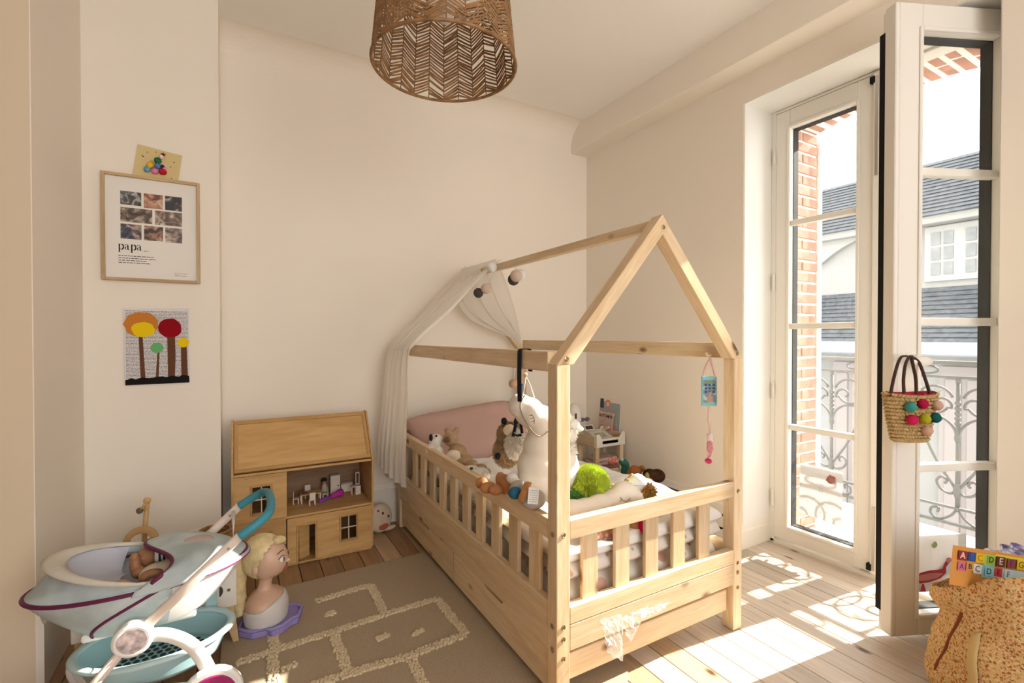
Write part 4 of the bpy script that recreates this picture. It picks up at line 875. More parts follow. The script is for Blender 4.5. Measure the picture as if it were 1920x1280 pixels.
plush('cushion', [((1.1078, 1.2645, 0.4743), (.05,.03,.03)), ((1.0372, 1.2646, 0.4741), (.05,.028,.02))], floral('terracotta floral', (.38,.17,.11), [((.6,.42,.33), 60, .35)]), fc)
# clear film hanging out under the front boards
from mathutils import noise as nz_
FILM, N_, L_n, b_ = nt('clear plastic film'); b_.inputs['Base Color'].default_value = (.85,.83,.80,1); b_.inputs['Roughness'].default_value = .25
tr_ = N_.new('ShaderNodeBsdfTransparent'); mx_ = N_.new('ShaderNodeMixShader'); mx_.inputs[0].default_value = .36
L_n.new(tr_.outputs[0], mx_.inputs[1]); L_n.new(b_.outputs[0], mx_.inputs[2]); L_n.new(mx_.outputs[0], N_['Material Output'].inputs[0])
def film(name, pts, s):
    pass
cf = thing('plastic_film', 'crumpled clear plastic film hanging out under front bed board', 'film', (1.0712, 1.1700, 0.2113))
def fpiece(a, b, c_, d_, seed):          # quad corners, crumpled
    a, b, c_, d_ = V(a), V(b), V(c_), V(d_)
    def f(u, v):
        p = (a*(1-u)+b*u)*(1-v)+(d_*(1-u)+c_*u)*v; n = nz_.noise(V((u*4+seed, v*4, seed)))+.5*nz_.noise(V((u*9, v*9+seed, 1)))
        return p+V((.006*n, -abs(n)*.014*math.sin(math.pi*min(1,v+.1)), .006*n))
    build(MB().grid(f, 16, 16), 'film_fold', FILM, cf, smooth=False)
fpiece((0.9867, 1.1630, 0.2575), (1.0762, 1.1630, 0.2485), (1.0762, 1.1550, 0.0959), (1.0130, 1.1550, 0.1430), 1)
fpiece((1.0647, 1.1630, 0.2379), (1.1957, 1.1630, 0.2410), (1.1463, 1.1550, 0.1877), (1.1085, 1.1550, 0.1447), 2)
fpiece((1.1589, 1.1630, 0.2388), (1.3060, 1.1700, 0.2196), (1.2463, 1.1630, 0.2028), (1.1712, 1.1630, 0.2029), 3)
# ------------------------------------------------------------ canopy and garland
CAN, N_, L_n, b_ = nt('sheer white voile'); b_.inputs['Base Color'].default_value = (.93,.90,.84,1); b_.inputs['Roughness'].default_value = .9; b_.inputs['Specular IOR Level'].default_value = .05
tl_ = N_.new('ShaderNodeBsdfTranslucent'); tl_.inputs[0].default_value = (.94,.91,.85,1); tr_ = N_.new('ShaderNodeBsdfTransparent')
m1_ = N_.new('ShaderNodeMixShader'); m1_.inputs[0].default_value = .45; m2_ = N_.new('ShaderNodeMixShader'); m2_.inputs[0].default_value = .16
L_n.new(b_.outputs[0], m1_.inputs[1]); L_n.new(tl_.outputs[0], m1_.inputs[2]); L_n.new(m1_.outputs[0], m2_.inputs[1]); L_n.new(tr_.outputs[0], m2_.inputs[2]); L_n.new(m2_.outputs[0], N_['Material Output'].inputs[0])
cp = thing('bed_canopy', 'sheer white canopy cloth draped over the head end of bed roof', 'canopy', (.9, 2.6, 1.1))
nearp = bez([(1.30,2.39,1.585), (1.20,2.41,1.495), (1.02,2.44,1.30), (.835,2.47,1.125), (.795,2.48,1.04), (.785,2.49,.75), (.775,2.50,.47), (.775,2.50,.335)], 8)
farp = bez([(1.28,2.83,1.60), (1.20,2.84,1.51), (1.02,2.82,1.33), (.82,2.80,1.13), (.755,2.765,1.02), (.725,2.75,.75), (.70,2.76,.55), (.695,2.76,.42)], 8)
def canf(u, v):
    i = min(int(v*(len(nearp)-1)), len(nearp)-2); t = v*(len(nearp)-1)-i
    a = nearp[i].lerp(nearp[i+1], t); b = farp[i].lerp(farp[i+1], t); p = a.lerp(b, u)
    k = .006+.016*max(0, v-.25)+.008*math.sin(v*5); w = math.sin(u*2*math.pi*5.2+1.3*math.sin(v*4))+.4*math.sin(u*2*math.pi*11+2*v)
    sag = -.02*math.sin(math.pi*u)*(1 if v < .5 else .2)
    return p+V((-.75*k*w+(.0 if v < .45 else -.012*math.sin(math.pi*u)), .15*k*w, .35*k*w*(1 if v < .5 else .1)+sag))
build(MB().grid(canf, 72, 60), 'left_drape', CAN, cp, smooth=True)
ra = bez([(1.27,2.40,1.59), (1.35,2.46,1.50), (1.50,2.60,1.32), (1.655,2.78,1.15), (1.675,2.80,1.10)], 8)
rb = bez([(1.22,2.78,1.575), (1.17,2.77,1.43), (1.28,2.76,1.26), (1.60,2.79,1.14), (1.66,2.80,1.09)], 8)
def canr(u, v):
    i = min(int(v*(len(ra)-1)), len(ra)-2); t = v*(len(ra)-1)-i; p = ra[i].lerp(ra[i+1], t).lerp(rb[i].lerp(rb[i+1], t), u)
    w = math.sin(u*2*math.pi*3.3+v*2)+.4*math.sin(u*2*math.pi*8-v*3); k = .014*math.sin(math.pi*min(1, v+.08))
    return p+V((k*w*.6, -k*w*.6, k*w*.5))
build(MB().grid(canr, 40, 36), 'right_drape', CAN, cp, smooth=True)
gl_ = thing('ball_garland', 'garland of white, beige and charcoal cotton balls on ridge beam', 'garland', (1.27, 2.3, 1.5))
def gball(p, r, c): build(MB().ball(p, r, 18, 12, fn=lambda q: 1+.008*math.sin(23*q.x+19*q.y+17*q.z)), 'cotton_ball', plain('cotton ball %.2f' % c[0], c, .95, .05, bump=.5, bscale=180), gl_, smooth=True)
WH_, BG_, GR_ = (.74,.70,.68), (.56,.43,.34), (.07,.062,.06)
g1, g2, g3, g4, g5, g6 = V((1.2263, 2.3679, 1.5345)), V((1.1613, 2.3114, 1.4077)), V((1.1349, 2.3493, 1.3865)), V((1.2132, 2.0748, 1.4541)), V((1.2215, 2.1160, 1.4401)), V((1.2551, 2.1086, 1.4659))
gball(g1, .030, WH_); gball(g2, .028, BG_); gball(g3, .027, GR_); gball(g4, .031, BG_); gball(g5, .030, GR_); gball(g6, .029, WH_)
build(MB().tube(bez([g3, g2, V((1.25,2.38,1.53)), g1, V((1.262,2.30,1.535)), V((1.262,2.2,1.53)), g6, g4, g5], 6), .0015, 5), 'cord', plain('pale cord', (.68,.60,.50), .8), gl_)
pb = thing('hanging_bead', 'wooden pink bead on cord hanging near the far right post', 'bead', (1.2712, 2.2077, 0.9006))
build(MB().ball((1.2712, 2.2076, 0.8978), .024, 14, 10), 'bead', plain('rosy wood', (.48,.28,.19), .6), pb, smooth=True); build(MB().tube([(1.2737, 2.2064, 0.9120), (1.2815, 2.2027, 0.9804), (1.2845, 2.2023, 1.0800)], .002, 5), 'cord', plain('pale cord', (.68,.60,.50), .8), pb)
# ------------------------------------------------------------ toy phone hanging at right
ph = thing('toy_phone', 'teal toy phone on a pink lanyard hanging from the right eave rail', 'toy', (1.675,1.32,.85))
PK = plain('pale pink ribbon', (.72,.46,.44), .7); TEAL = plain('teal plastic', (.20,.50,.53), .4)
xp = 1.668; yq = (1.6680, 1.2900, 0.9331)[1]; pm2 = frame_mx((1.6680, 1.2913, 0.9264), (.868,-.497,0), y=(.03,.02,1))
build(MB().cbox((0,0,0), (.064,.122,.012)), 'case', TEAL, ph, bevel=.006, seg=3, mx=pm2)
build(MB().cbox((0,.0,.0065), (.052,.092,.001)), 'screen', floral('phone screen', (.22,.28,.36), [((.5,.5,.52), 40, .3)]), ph, mx=pm2)
for i in range(3):
    for j in range(3): build(MB().cbox((-.016+.016*i, .026-.014*j, .0072), (.010,.009,.001)), 'icon', plain('navy icon', (.02,.07,.13), .5), ph, mx=pm2)
build(MB().prism([(-.012,-.044),(.014,-.044),(.010,-.022),(.004,-.016),(.009,-.008),(.002,-.001),(-.006,-.008),(-.003,-.018),(-.010,-.022)], .0071, .0078), 'figure_print', plain('tan print', (.42,.28,.2), .6), ph, mx=pm2)
build(MB().cbox((0,.036,.0072), (.028,.010,.001)), 'green_banner', plain('green print', (.20,.30,.10), .6), ph, mx=pm2)
build(MB().tube(bez([(1.6680, 1.3212, 0.9831), (1.6680, 1.3110, 1.0191), (1.6680, 1.2881, 1.0596)], 6), .005, 8, flat=.3).tube(bez([(1.6680, 1.2626, 0.9874), (1.6680, 1.2728, 1.0213), (1.6680, 1.2881, 1.0596)], 6), .005, 8, flat=.3).tube([(1.6680, 1.2881, 1.0596), (1.6720, 1.3016, 1.0853), (1.6800, 1.3157, 1.1068)], .004, 8), 'lanyard', PK, ph, smooth=True)
build(MB().tube(bez([(1.6680, 1.2897, 0.8633), (1.6680, 1.2945, 0.8124), (1.6680, 1.2867, 0.7808), (1.6680, 1.2865, 0.7481)], 6), .005, 8, flat=.35), 'tail_ribbon', PK, ph, smooth=True)
build(MB().tube([(1.6680, 1.2865, 0.7481), (1.6680, 1.2862, 0.6936), (1.6680, 1.2886, 0.6538)], [.010,.013,.009], 10), 'glitter_tube', plain('pink glitter tube', (.55,.22,.25), .3, var=.4, vscale=120), ph, smooth=True)
build(MB().tube([(1.6680, 1.2865, 0.7525), (1.6720, 1.2891, 0.6532)], .0125, 10), 'clear_shell', plain('pale pink shell', (.74,.60,.57), .3), ph, smooth=True)
build(MB().ball((1.6680, 1.2936, 0.6395), (.014,.014,.012), 12, 8), 'magenta_tip', plain('magenta plastic', (.48,.03,.34), .35) and plain('crimson plastic', (.52,.02,.10), .4), ph, smooth=True)
tag(build(MB().tube([(1.675,yq,1.075),(1.655,yq,1.072),(1.648,yq,1.085)], .006, 8), 'wooden_peg', PINE), 'small wooden peg on right eave rail above the toy phone', 'peg')
# ------------------------------------------------------------ bedside table in the corner
bt = thing('bedside_table', 'small white tray table with wooden legs in the far corner', 'table', (2.205, 2.605, 0))
tx0, tx1, ty0, ty1 = 2.083, 2.33, 2.50, 2.71; BW = plain('white painted wood', (.70,.64,.56), .5)
for x in (tx0+.016, tx1-.016):
    for y in (ty0+.016, ty1-.016): board('leg', (x,y,0), (x,y,.44), .032, .028, (1,0,0), PINE, bt)
build(MB().box(tx0, tx1, ty0, ty1, .405, .417), 'tray_bottom', BW, bt)
def tside(y): 
    pts = [(tx0-.004,.40),(tx1+.004,.40),(tx1+.004,.49),(tx1-.02,.49),(tx1-.045,.455),(tx0+.045,.455),(tx0+.02,.49),(tx0-.004,.49)]
    build(MB().prism(pts, y, y+.012, M(((1,0,0,0),(0,0,1,0),(0,1,0,0),(0,0,0,1)))), 'tray_end', BW, bt, bevel=.002)
tside(ty0-.012); tside(ty1)
for x in (tx0-.012, tx1): board('tray_side', (x+.006,ty0,.436), (x+.006,ty1,.436), .072, .012, (0,0,1), PINE, bt)
build(MB().box(tx0, tx1, ty0, ty1, .20, .212), 'shelf', BW, bt); build(MB().box(tx0+.03, tx1-.03, ty0+.004, ty1-.01, .03, .17), 'drawer', plain('dark grey drawer', (.05,.045,.045), .7), bt)
def book(name, label, yc, w, h, t, x, z, m, tilt): 
    mx = M.Translation((x, yc, z)) @ M.Rotation(R(tilt), 4, 'Y'); k = thing(name, label, 'book', mx=mx)
    build(MB().box(-t, 0, -w/2, w/2, 0, h), 'pages', plain('book pages', (.70,.64,.55), .8), k, mx=mx); build(MB().box(-t-.002, -t, -w/2-.002, w/2+.002, -.0, h+.003), 'cover', m, k, mx=mx, bevel=.0008)
    return k, mx @ M.Translation((-t-.0025, 0, 0)) @ M(((0,0,-1,0),(-1,0,0,0),(0,1,0,0),(0,0,0,1)))
COV = floral('teal magazine cover', (.34,.40,.40), [((.60,.30,.26), 14, .16), ((.55,.38,.46), 22, .2), ((.16,.18,.22), 30, .12)])
k1, f1 = book('magazine', 'large teal picture magazine leaning on wall over the tray table', 2.672, .215, .29, .006, 2.352, .418, COV, 3)
for i, (x, y, c) in enumerate(((-.02,.235,(.66,.24,.16)),(.05,.165,(.66,.24,.16)))): poly('round_print', oval(x, y, .032-.014*i, .032-.014*i, 20), 0, plain('coral print', c, .6), k1, f1); poly('round_print', oval(x, y, .018-.008*i, .018-.008*i, 16), .0008, plain('cream print', (.7,.6,.5), .6), k1, f1)
poly('title_block', [(-.105,.20),(-.065,.20),(-.065,.285),(-.105,.285)], .0, plain('navy print', (.05,.05,.11), .6), k1, f1)
poly('figure_print', [(.0,.02),(.03,.02),(.045,.09),(.03,.14),(.01,.13),(-.005,.08)], .0, plain('plum print', (.24,.09,.13), .6), k1, f1); poly('figure_print', [(.045,.02),(.08,.02),(.085,.08),(.06,.10)], .0, plain('rose print', (.55,.26,.33), .6), k1, f1)
COV2 = floral('pink booklet cover', (.58,.42,.36), [((.40,.20,.17), 26, .15), ((.66,.54,.46), 20, .2)])
k2, f2 = book('booklet', 'pink autumn booklet leaning on the large teal magazine', 2.695, .15, .175, .005, 2.334, .418, COV2, 4)
text('title', 'AUTOMNE', .030, INK, k2, f2 @ M.Translation((0,.147,0)), bold=.0006)
mb = MB(); print_lines(mb, -.05, .05, .115, .008, (.01,.03), .004, 0, random.Random(2)); stuff(build(mb, 'subtitle_print', plain('brown print', (.25,.14,.11), .8), k2, f2))
poly('drawing', oval(-.035,.05,.028,.03,18), 0, plain('plum print', (.24,.09,.13), .6), k2, f2); poly('drawing', oval(-.035,.05,.022,.024,18), .0008, plain('cream print', (.7,.6,.5), .6), k2, f2); poly('drawing', oval(.035,.055,.026,.014,18), 0, plain('coral print', (.66,.24,.16), .6), k2, f2)
cr = thing('toy_cash_register', 'white toy cash register with dark screen on the tray table', 'toy', (2.20,2.60,.417))
CRW = plain('cream toy plastic', (.62,.56,.48), .45); GRNP = plain('pale green plastic', (.47,.49,.34), .45)
build(MB().prism([(-.10,0),(.085,0),(.085,.062),(.03,.062),(-.06,.03),(-.10,.03)], -.075, .075, M.Translation((2.20,2.605,.417)) @ M(((0,0,1,0),(1,0,0,0),(0,1,0,0),(0,0,0,1)))), 'body', CRW, cr, bevel=.004, seg=2)
build(MB().box(2.128,2.272,2.488,2.508,.418,.444), 'cash_drawer', GRNP, cr, bevel=.003); build(MB().ball((2.20,2.486,.432), .004, 8, 6), 'lock', BLACK, cr)
sm2 = M.Translation((2.155,2.665,.50)) @ M.Rotation(R(55),4,'X'); build(MB().cbox((0,0,0), (.085,.045,.012)), 'display_case', CRW, cr, bevel=.003, mx=sm2); build(MB().cbox((0,0,.0065), (.062,.026,.001)), 'display', plain('dark display', (.05,.035,.035), .2), cr, mx=sm2)
km_ = M.Translation((2.19,2.575,.463)) @ M.Rotation(R(19.5),4,'X')
for i in range(4):
    for j in range(3): build(MB().cbox((-.03+.02*i,-.015+.018*j,.0), (.013,.012,.008)), 'key', plain('grey green key', (.42,.40,.33), .5), cr, bevel=.001, mx=km_)
build(MB().cbox((0,0,0),(.02,.10,.012)), 'scanner', CRW, cr, bevel=.004, mx=M.Translation((2.262,2.62,.49)) @ M.Rotation(R(-25),4,'X'))
nl = thing('night_light', 'small white cone shaped night light behind the front post', 'lamp', (1.9170, 2.5254, 0.5886))
build(MB().lathe([(.045,0),(.05,.02),(.04,.09),(.022,.12),(.004,.127)], 20, M.Translation((1.9169, 2.5253, 0.5816))), 'body', plain('white toy plastic', (.68,.62,.58), .4), nl, smooth=True)
build(MB().cbox((1.8957, 2.4748, 0.6330), (.010,.006,.034)), 'dark_panel', plain('dark display', (.05,.035,.035), .2), nl)
hb = thing('hair_bow', 'small mauve hair bow lying behind the toy cash register', 'bow', (2.0095, 2.5301, 0.5940))
for s in (-1, 1): build(MB().ball((s*.022,0,0), (.022,.012,.014), 12, 8), 'bow_loop', plain('mauve satin', (.13,.09,.13), .5), hb, smooth=True, local=True)
build(MB().ball((0,0,0), (.008,.012,.008), 8, 6), 'knot', plain('mauve satin', (.13,.09,.13), .5), hb, smooth=True, local=True)
tx = thing('folded_cloths', 'folded pink and cream cloths on the lower shelf of tray table', 'cloth', (2.2,2.58,.212))
for i, (c, w) in enumerate((((.62,.50,.44),.20),((.30,.14,.10),.19),((.60,.42,.40),.19),((.64,.47,.44),.17))):
    build(MB().box(-w/2,w/2,-.07,.07,.0+.027*i,.025+.027*i), 'folded_cloth', plain('cloth %d' % i, c, .95, .03), tx, local=True, bevel=.010, seg=3)
pp = thing('patterned_pouch', 'small coral patterned pouch on the lower shelf edge', 'pouch', (2.1075, 2.3556, 0.3413))
build(MB().ball((0,0,0), (.045,.03,.026), 18, 10), 'pouch', floral('coral pattern', (.60,.20,.15), [((.68,.55,.45), 55, .38)]), pp, smooth=True, local=True)
sx = tag(build(MB().box(1.80,2.345,2.0,2.42,0,.20).box(1.79,2.35,1.99,2.43,.17,.205), 'storage_box', plain('dark grey storage box', (.06,.055,.055), .8)), 'dark grey storage box behind the bed by the wall', 'box')
tq = thing('dinosaur_plush', 'dark teal plush standing beside the tray table', 'plush', (2.0834, 2.2308, 0.3194))
plush('body', [((2.0833, 2.2307, 0.3061), (.022,.022,.04)), ((2.0779, 2.2346, 0.3660), (.026,.024,.024)), ((2.0980, 2.2228, 0.3460), (.018,.018,.03))], plain('teal plush', (.04,.13,.11), .95, .03), tq); plush('crest', [((2.0513, 2.2155, 0.3903), (.014,.01,.012))], plain('mint plush', (.30,.45,.38), .95, .03), tq, .004, 3)
pdg = thing('puppy_plush', 'ginger plush dog lying on the grey storage box', 'plush', (2.0476, 2.1016, 0.3238))
plush('body', [((2.0692, 2.1238, 0.3280), (.045,.04,.045)), ((2.0214, 2.1278, 0.3049), (.026,.03,.026)), ((2.0938, 2.0871, 0.3592), (.018,.02,.02))], plain('ginger plush', (.30,.12,.04), .95, .03, bump=.7, bscale=200), pdg); build(MB().ball((1.9730, 2.0123, 0.3632), .006, 8, 6), 'nose', BLACK, pdg, smooth=True)
pbr = thing('brown_plush', 'dark brown plush with olive scarf next to the ginger dog', 'plush', (2.0717, 1.9728, 0.3466))
plush('body', [((2.0953, 1.9708, 0.3437), (.05,.045,.04)), ((2.0578, 1.9923, 0.3499), (.04,.04,.036))], plain('chocolate plush', (.045,.022,.012), .95, .03, bump=.8, bscale=160, var=.3, vscale=40), pbr); plush('scarf', [((2.0074, 1.9637, 0.3583), (.014,.014,.022)), ((2.0181, 1.9457, 0.3311), (.016,.012,.018))], plain('olive scarf', (.25,.21,.07), .9), pbr, .004)
# ------------------------------------------------------------ drawings taped on the panes
PAP, N_, L_n, b_ = nt('drawing paper'); b_.inputs['Base Color'].default_value = (.78,.75,.74,1); b_.inputs['Roughness'].default_value = .9
tl_ = N_.new('ShaderNodeBsdfTranslucent'); tl_.inputs[0].default_value = (.82,.78,.77,1); m1_ = N_.new('ShaderNodeMixShader'); m1_.inputs[0].default_value = .35
L_n.new(b_.outputs[0], m1_.inputs[1]); L_n.new(tl_.outputs[0], m1_.inputs[2]); L_n.new(m1_.outputs[0], N_['Material Output'].inputs[0])
d1 = thing('flower_drawing', 'white paper drawing with a pink flower on the closed door leaf pane', 'drawing', (2.637, 1.36, .2))
mxd = M(((0,0,-1,2.6365),(-1,0,0,1.36),(0,1,0,.33),(0,0,0,1)))      # local x = -Y (right in view), y = up, z towards the room
def curl(u, v): 
    x, y = -.105+.21*u, -.135+.27*v; return (x+.006*(v-.5), y-.012*u*(1-v), -.004*math.sin(math.pi*u)-.006*abs(v-.5))
build(MB().grid(curl, 10, 10), 'paper', PAP, d1, mx=mxd, thick=.0006)
poly('pink_flower', oval(.055,.083,.027,.025,9,.16,3), -.0045, plain('dusty pink paint', (.44,.15,.14), .8), d1, mxd, .0006); poly('flower_centre', oval(.058,.08,.014,.013,9,.1,3), -.0038, plain('rose paint', (.52,.22,.20), .8), d1, mxd, .0006)
mb = MB(); rl = random.Random(12)
for i in range(17):
    x, y = rl.uniform(-.09,.09), rl.uniform(-.12,.08); mb.prism(oval(x, y, .0022, .002, 7), -.0035, -.0028)
for p_ in range(3): ribbon(mb, [(-.01+.004*i, .045-.02*p_+.004*math.sin(i*1.9)) for i in range(7)], [.0012]*7, -.003)
stuff(build(mb, 'pencil_marks', plain('violet pencil', (.18,.12,.18), .8), d1, mx=mxd))
d2 = thing('bird_drawing', 'white paper drawing of a red bird on the open door leaf pane', 'drawing', mx=mxo @ M.Translation((.29,.01,.175)))
build(MB().prism([(.418,.172),(.418,.388),(.17,.390),(.168,.173)], .0, .0006), 'paper', PAP, d2, mx=mxo @ M(((1,0,0,0),(0,0,1,.006),(0,1,0,0),(0,0,0,1))))
mxb = mxo @ M(((1,0,0,0),(0,0,-1,-.0006),(0,1,0,0),(0,0,0,1)))
CRIM = plain('crimson crayon', (.42,.05,.08), .8); ROSE = plain('rose crayon', (.58,.22,.24), .8)
def lf(px, py): p = mxo.inverted() @ V((px, py, 0)); return p
poly('bird_body', [(.402,.226),(.392,.240),(.365,.252),(.33,.258),(.30,.258),(.278,.262),(.268,.285),(.258,.298),(.246,.296),(.25,.282),(.262,.268),(.262,.245),(.285,.226),(.33,.213),(.37,.210),(.392,.216)], .0, CRIM, d2, mxb, .0004)
poly('bird_wing', [(.385,.228),(.37,.242),(.335,.247),(.30,.247),(.275,.243),(.30,.228),(.34,.220),(.37,.219)], .0006, ROSE, d2, mxb, .0004); poly('bird_head', oval(.252,.294,.011,.011,10), .0007, ROSE, d2, mxb, .0004)
poly('bird_leg', [(.362,.208),(.355,.208),(.345,.178),(.370,.178)], .0, CRIM, d2, mxb, .0004); poly('bird_leg', [(.39,.205),(.386,.205),(.385,.192),(.391,.192)], .0, plain('olive crayon', (.3,.3,.12), .8), d2, mxb, .0004)
poly('green_patch', oval(.311,.355,.011,.013,8,.25,2), .0, plain('green crayon', (.30,.38,.16), .8), d2, mxb, .0004)
# ------------------------------------------------------------ straw bag on the handle
STRAW = plain('natural straw', (.47,.32,.14), .75, .2, var=.3, vscale=90)
sbg = thing('straw_basket', 'small straw basket bag with felt pompoms hanging on the door handle', 'bag', mx=mxo @ M.Translation((.46,-.095,.775)))
def sb_pt(a, t, off=0):
    rx, ry = .062+.034*t**.8, .030+.016*t; return (0.5181+(rx+off)*math.cos(a), -.098+(ry+off)*math.sin(a), .780+.170*t+(.004*math.cos(2*a) if t > .9 else 0))
build(MB().grid(lambda u, v: sb_pt(2*math.pi*u, .04+.97*v, -.007), 40, 10, True), 'lining', plain('red lining', (.42,.03,.06), .8), sbg, mx=mxo)
build(MB().grid(lambda u, v: sb_pt(2*math.pi*u, .99*v, -.002), 40, 10, True), 'basket_wall', STRAW, sbg, mx=mxo)
mb = MB(); rr_ = random.Random(2); rows = 13
for k in range(rows):
    n = 44
    for i in range(n):
        a = 2*math.pi*(i+rr_.uniform(-.15,.15))/n; t = (k+.5)/rows; s = 1 if k % 2 else -1
        p, q = V(sb_pt(a-.085, t-s*.026, .001)), V(sb_pt(a+.085, t+s*.026, .003))
        mb.tube([p, (p+q)/2+V(sb_pt(a, t, .002))*.0, q], [.002, .0058, .002], 5)
stuff(build(mb, 'woven_straw', STRAW, sbg, mx=mxo))
build(MB().add([sb_pt(2*math.pi*i/30, 0) for i in range(30)], [list(range(30))]), 'base', STRAW, sbg, mx=mxo, thick=.006)
mb = MB(); rr_ = random.Random(6)
for i in range(70):
    a = rr_.uniform(0, 2*math.pi); t = rr_.choice([0.02, .98, rr_.random()]); p = V(sb_pt(a, t, .002)); mb.tube([p, p+V((rr_.uniform(-.012,.012), rr_.uniform(-.008,.008), rr_.uniform(-.010,.012)))], .0006, 4)
stuff(build(mb, 'loose_straw', STRAW, sbg, mx=mxo))
for p, c in (((2.0063, 0.7411, 0.9068),(.05,.26,.24)), ((2.0465, 0.7230, 0.9172),(.36,.015,.05)), ((2.1062, 0.7038, 0.9098),(.55,.33,.25)), ((2.0148, 0.7394, 0.8622),(.52,.02,.08)), ((2.0558, 0.7199, 0.8653),(.38,.35,.02)), ((2.1024, 0.7066, 0.8670),(.015,.10,.10)), ((2.0704, 0.7188, 0.8234),(.55,.33,.25))):
    build(MB().ball(p, .0175, 14, 10, fn=lambda d: 1+.05*math.sin(11*d.x+13*d.y+9*d.z)), 'felt_pompom', plain('felt %.2f %.2f' % c[:2], c, .95, .03, bump=.6, bscale=400), sbg, smooth=True)
LEA = plain('dark brown leather', (.05,.02,.015), .55)
for a, b, c, e in (((1.9801, 0.7913, 0.9415), (2.0156, 0.7917, 1.0187), (2.0686, 0.7953, 1.0740), (2.1059, 0.7840, 1.0775)), ((1.9887, 0.7545, 0.9524), (2.0063, 0.7630, 1.0024), (2.0529, 0.7749, 1.0525), (2.0918, 0.7772, 1.0800)), ((2.0269, 0.7340, 0.9522), (2.0489, 0.7439, 1.0020), (2.0794, 0.7630, 1.0466), (2.0956, 0.7754, 1.0800)), ((2.1204, 0.7281, 0.9435), (2.1196, 0.7449, 1.0083), (2.1321, 0.7667, 1.0583), (2.1098, 0.7822, 1.0775))):
    build(MB().tube(bez([a,b,c,e], 8), .0055, 8, flat=.6), 'strap', LEA, sbg, smooth=True)
# ------------------------------------------------------------ floral fabric bag with alphabet sheet
FLO = floral('ochre liberty print', (.66,.43,.185), [((.36,.13,.055), 100, .33), ((.56,.22,.10), 76, .27), ((.70,.55,.32), 125, .32), ((.27,.20,.10), 160, .22)])
fb = thing('fabric_storage_bag', 'large ochre floral fabric storage bag standing by the open door', 'bag', (2.08,.46,0))
aL = R(135)
def fbp(a, t):
    pr = [(0,.226),(.2,.243),(.45,.236),(.68,.212),(.80,.206),(.9,.222),(1.0,.214)]
    for (t0, r0), (t1, r1) in zip(pr[:-1], pr[1:]):
        if t <= t1: r = r0+(r1-r0)*(t-t0)/(t1-t0); break
    cd = max(0, math.cos(a-R(105))); lip = max(0, t-.80)/.20
    r *= 1+.06*nz_.noise(V((math.cos(a)*1.6, math.sin(a)*1.6, t*3)))+.018*math.sin(a*9+t*5)*t+.03*nz_.noise(V((a*3, t*9, 2)))
    z = t*(.455+.055*math.cos(a-R(210))-.13*cd**1.2) + .012*nz_.noise(V((math.cos(a)*3, math.sin(a)*3, 1)))*lip; r += .02*lip*cd
    return V((2.08+r*math.cos(a), .46+r*math.sin(a), max(z,.001)))
build(MB().grid(lambda u, v: fbp(2*math.pi*u, v), 90, 50, True), 'body', FLO, fb, smooth=True, thick=.004)
build(MB().add([fbp(2*math.pi*i/40, 0) for i in range(40)], [list(range(40))]), 'bottom', FLO, fb)
build(MB().lathe([(.19,.25),(.19,.256)], 30, M.Translation((2.08,.46,0))), 'folded_filling', plain('grey filling', (.4,.38,.36), .9), fb)
def onbag(px, py, off=.004):               # nearest surface point of the bag along a bearing
    return None
mb = MB(); mb.tube(bez([fbp(R(148),.80)*1.0, fbp(R(145),.70), fbp(R(141),.60), fbp(R(139),.45), fbp(R(134),.3), fbp(R(131),.1)], 8), .006, 6); build(mb, 'piping', plain('rust piping', (.20,.055,.015), .8), fb, smooth=True)
def band(u, v): p = fbp(R(158+6*u+5*v), .66-.66*v); c = V((2.08,.46,p.z)); return p+(p-c).normalized()*.006
build(MB().grid(band, 4, 20), 'tan_band', plain('straw yellow band', (.62,.45,.20), .8), fb, smooth=True, thick=.002)
al = thing('alphabet_sheet', 'orange sheet of coloured alphabet letter squares sticking out of floral bag', 'sheet', (1.8445, 0.5716, 0.4687))
o_ = V((1.8421, 0.5737, 0.5258)); ox = (V((2.0465, 0.4791, 0.4849))-o_); mxs = frame_mx(o_, ox, y=(.05,.05,1)); u_ = .00160
AO = plain('orange sheet', (.56,.25,.06), .45)
build(MB().grid(lambda u, v: ((-.002+.27*u), -.0+.004-.115*v, .0016*math.sin(u*6)*v), 24, 6), 'sheet', AO, al, mx=mxs, thick=.0008)
sq = [(9,5,17,'A',(.24,.02,.03),(.7,.55,.5)),(29,5,16,'B',(.03,.06,.20),(.02,.10,.38)),(45,5,17,'C',(.66,.42,.02),(.45,.28,.0)),(69,6,15,'D',(.26,.42,.05),(.02,.06,.02)),(88,5,18,'E',(.10,.03,.02),(.62,.50,.44)),(111,6,17,'F',(.22,.06,.07),(.12,.03,.12)),(131,6,17,'G',(.62,.50,.03),(.3,.1,.02))]
for x, y, w, ch, c, c2 in sq:
    poly('letter_square', [(x*u_,-y*u_-w*u_),((x+w)*u_,-y*u_-w*u_),((x+w)*u_,-y*u_),(x*u_,-y*u_)], .0035, plain('square %s' % ch, c, .45), al, mxs @ M.Translation((0,0,.010*math.sin(x/128*4.8)*.3*0)), .0008)
    text('letter', ch, w*u_*.95, plain('letter %s' % ch, c2, .5), al, mxs @ M.Translation(((x+w/2)*u_, -(y+w/2)*u_, .0048)), bold=.0004)
sq2 = [(10,26,15,'A',(.52,.13,.22),(.14,.02,.10)),(27,24,15,'B',(.56,.25,.06),(.03,.02,.02)),(42,25,17,'C',(.62,.62,.60),(.05,.06,.06)),(66,27,16,'D',(.25,.52,.58),(.03,.05,.07)),(86,26,16,'E',(.50,.05,.06),(.12,.01,.02)),(106,27,17,'F',(.50,.62,.68),(.06,.12,.2))]
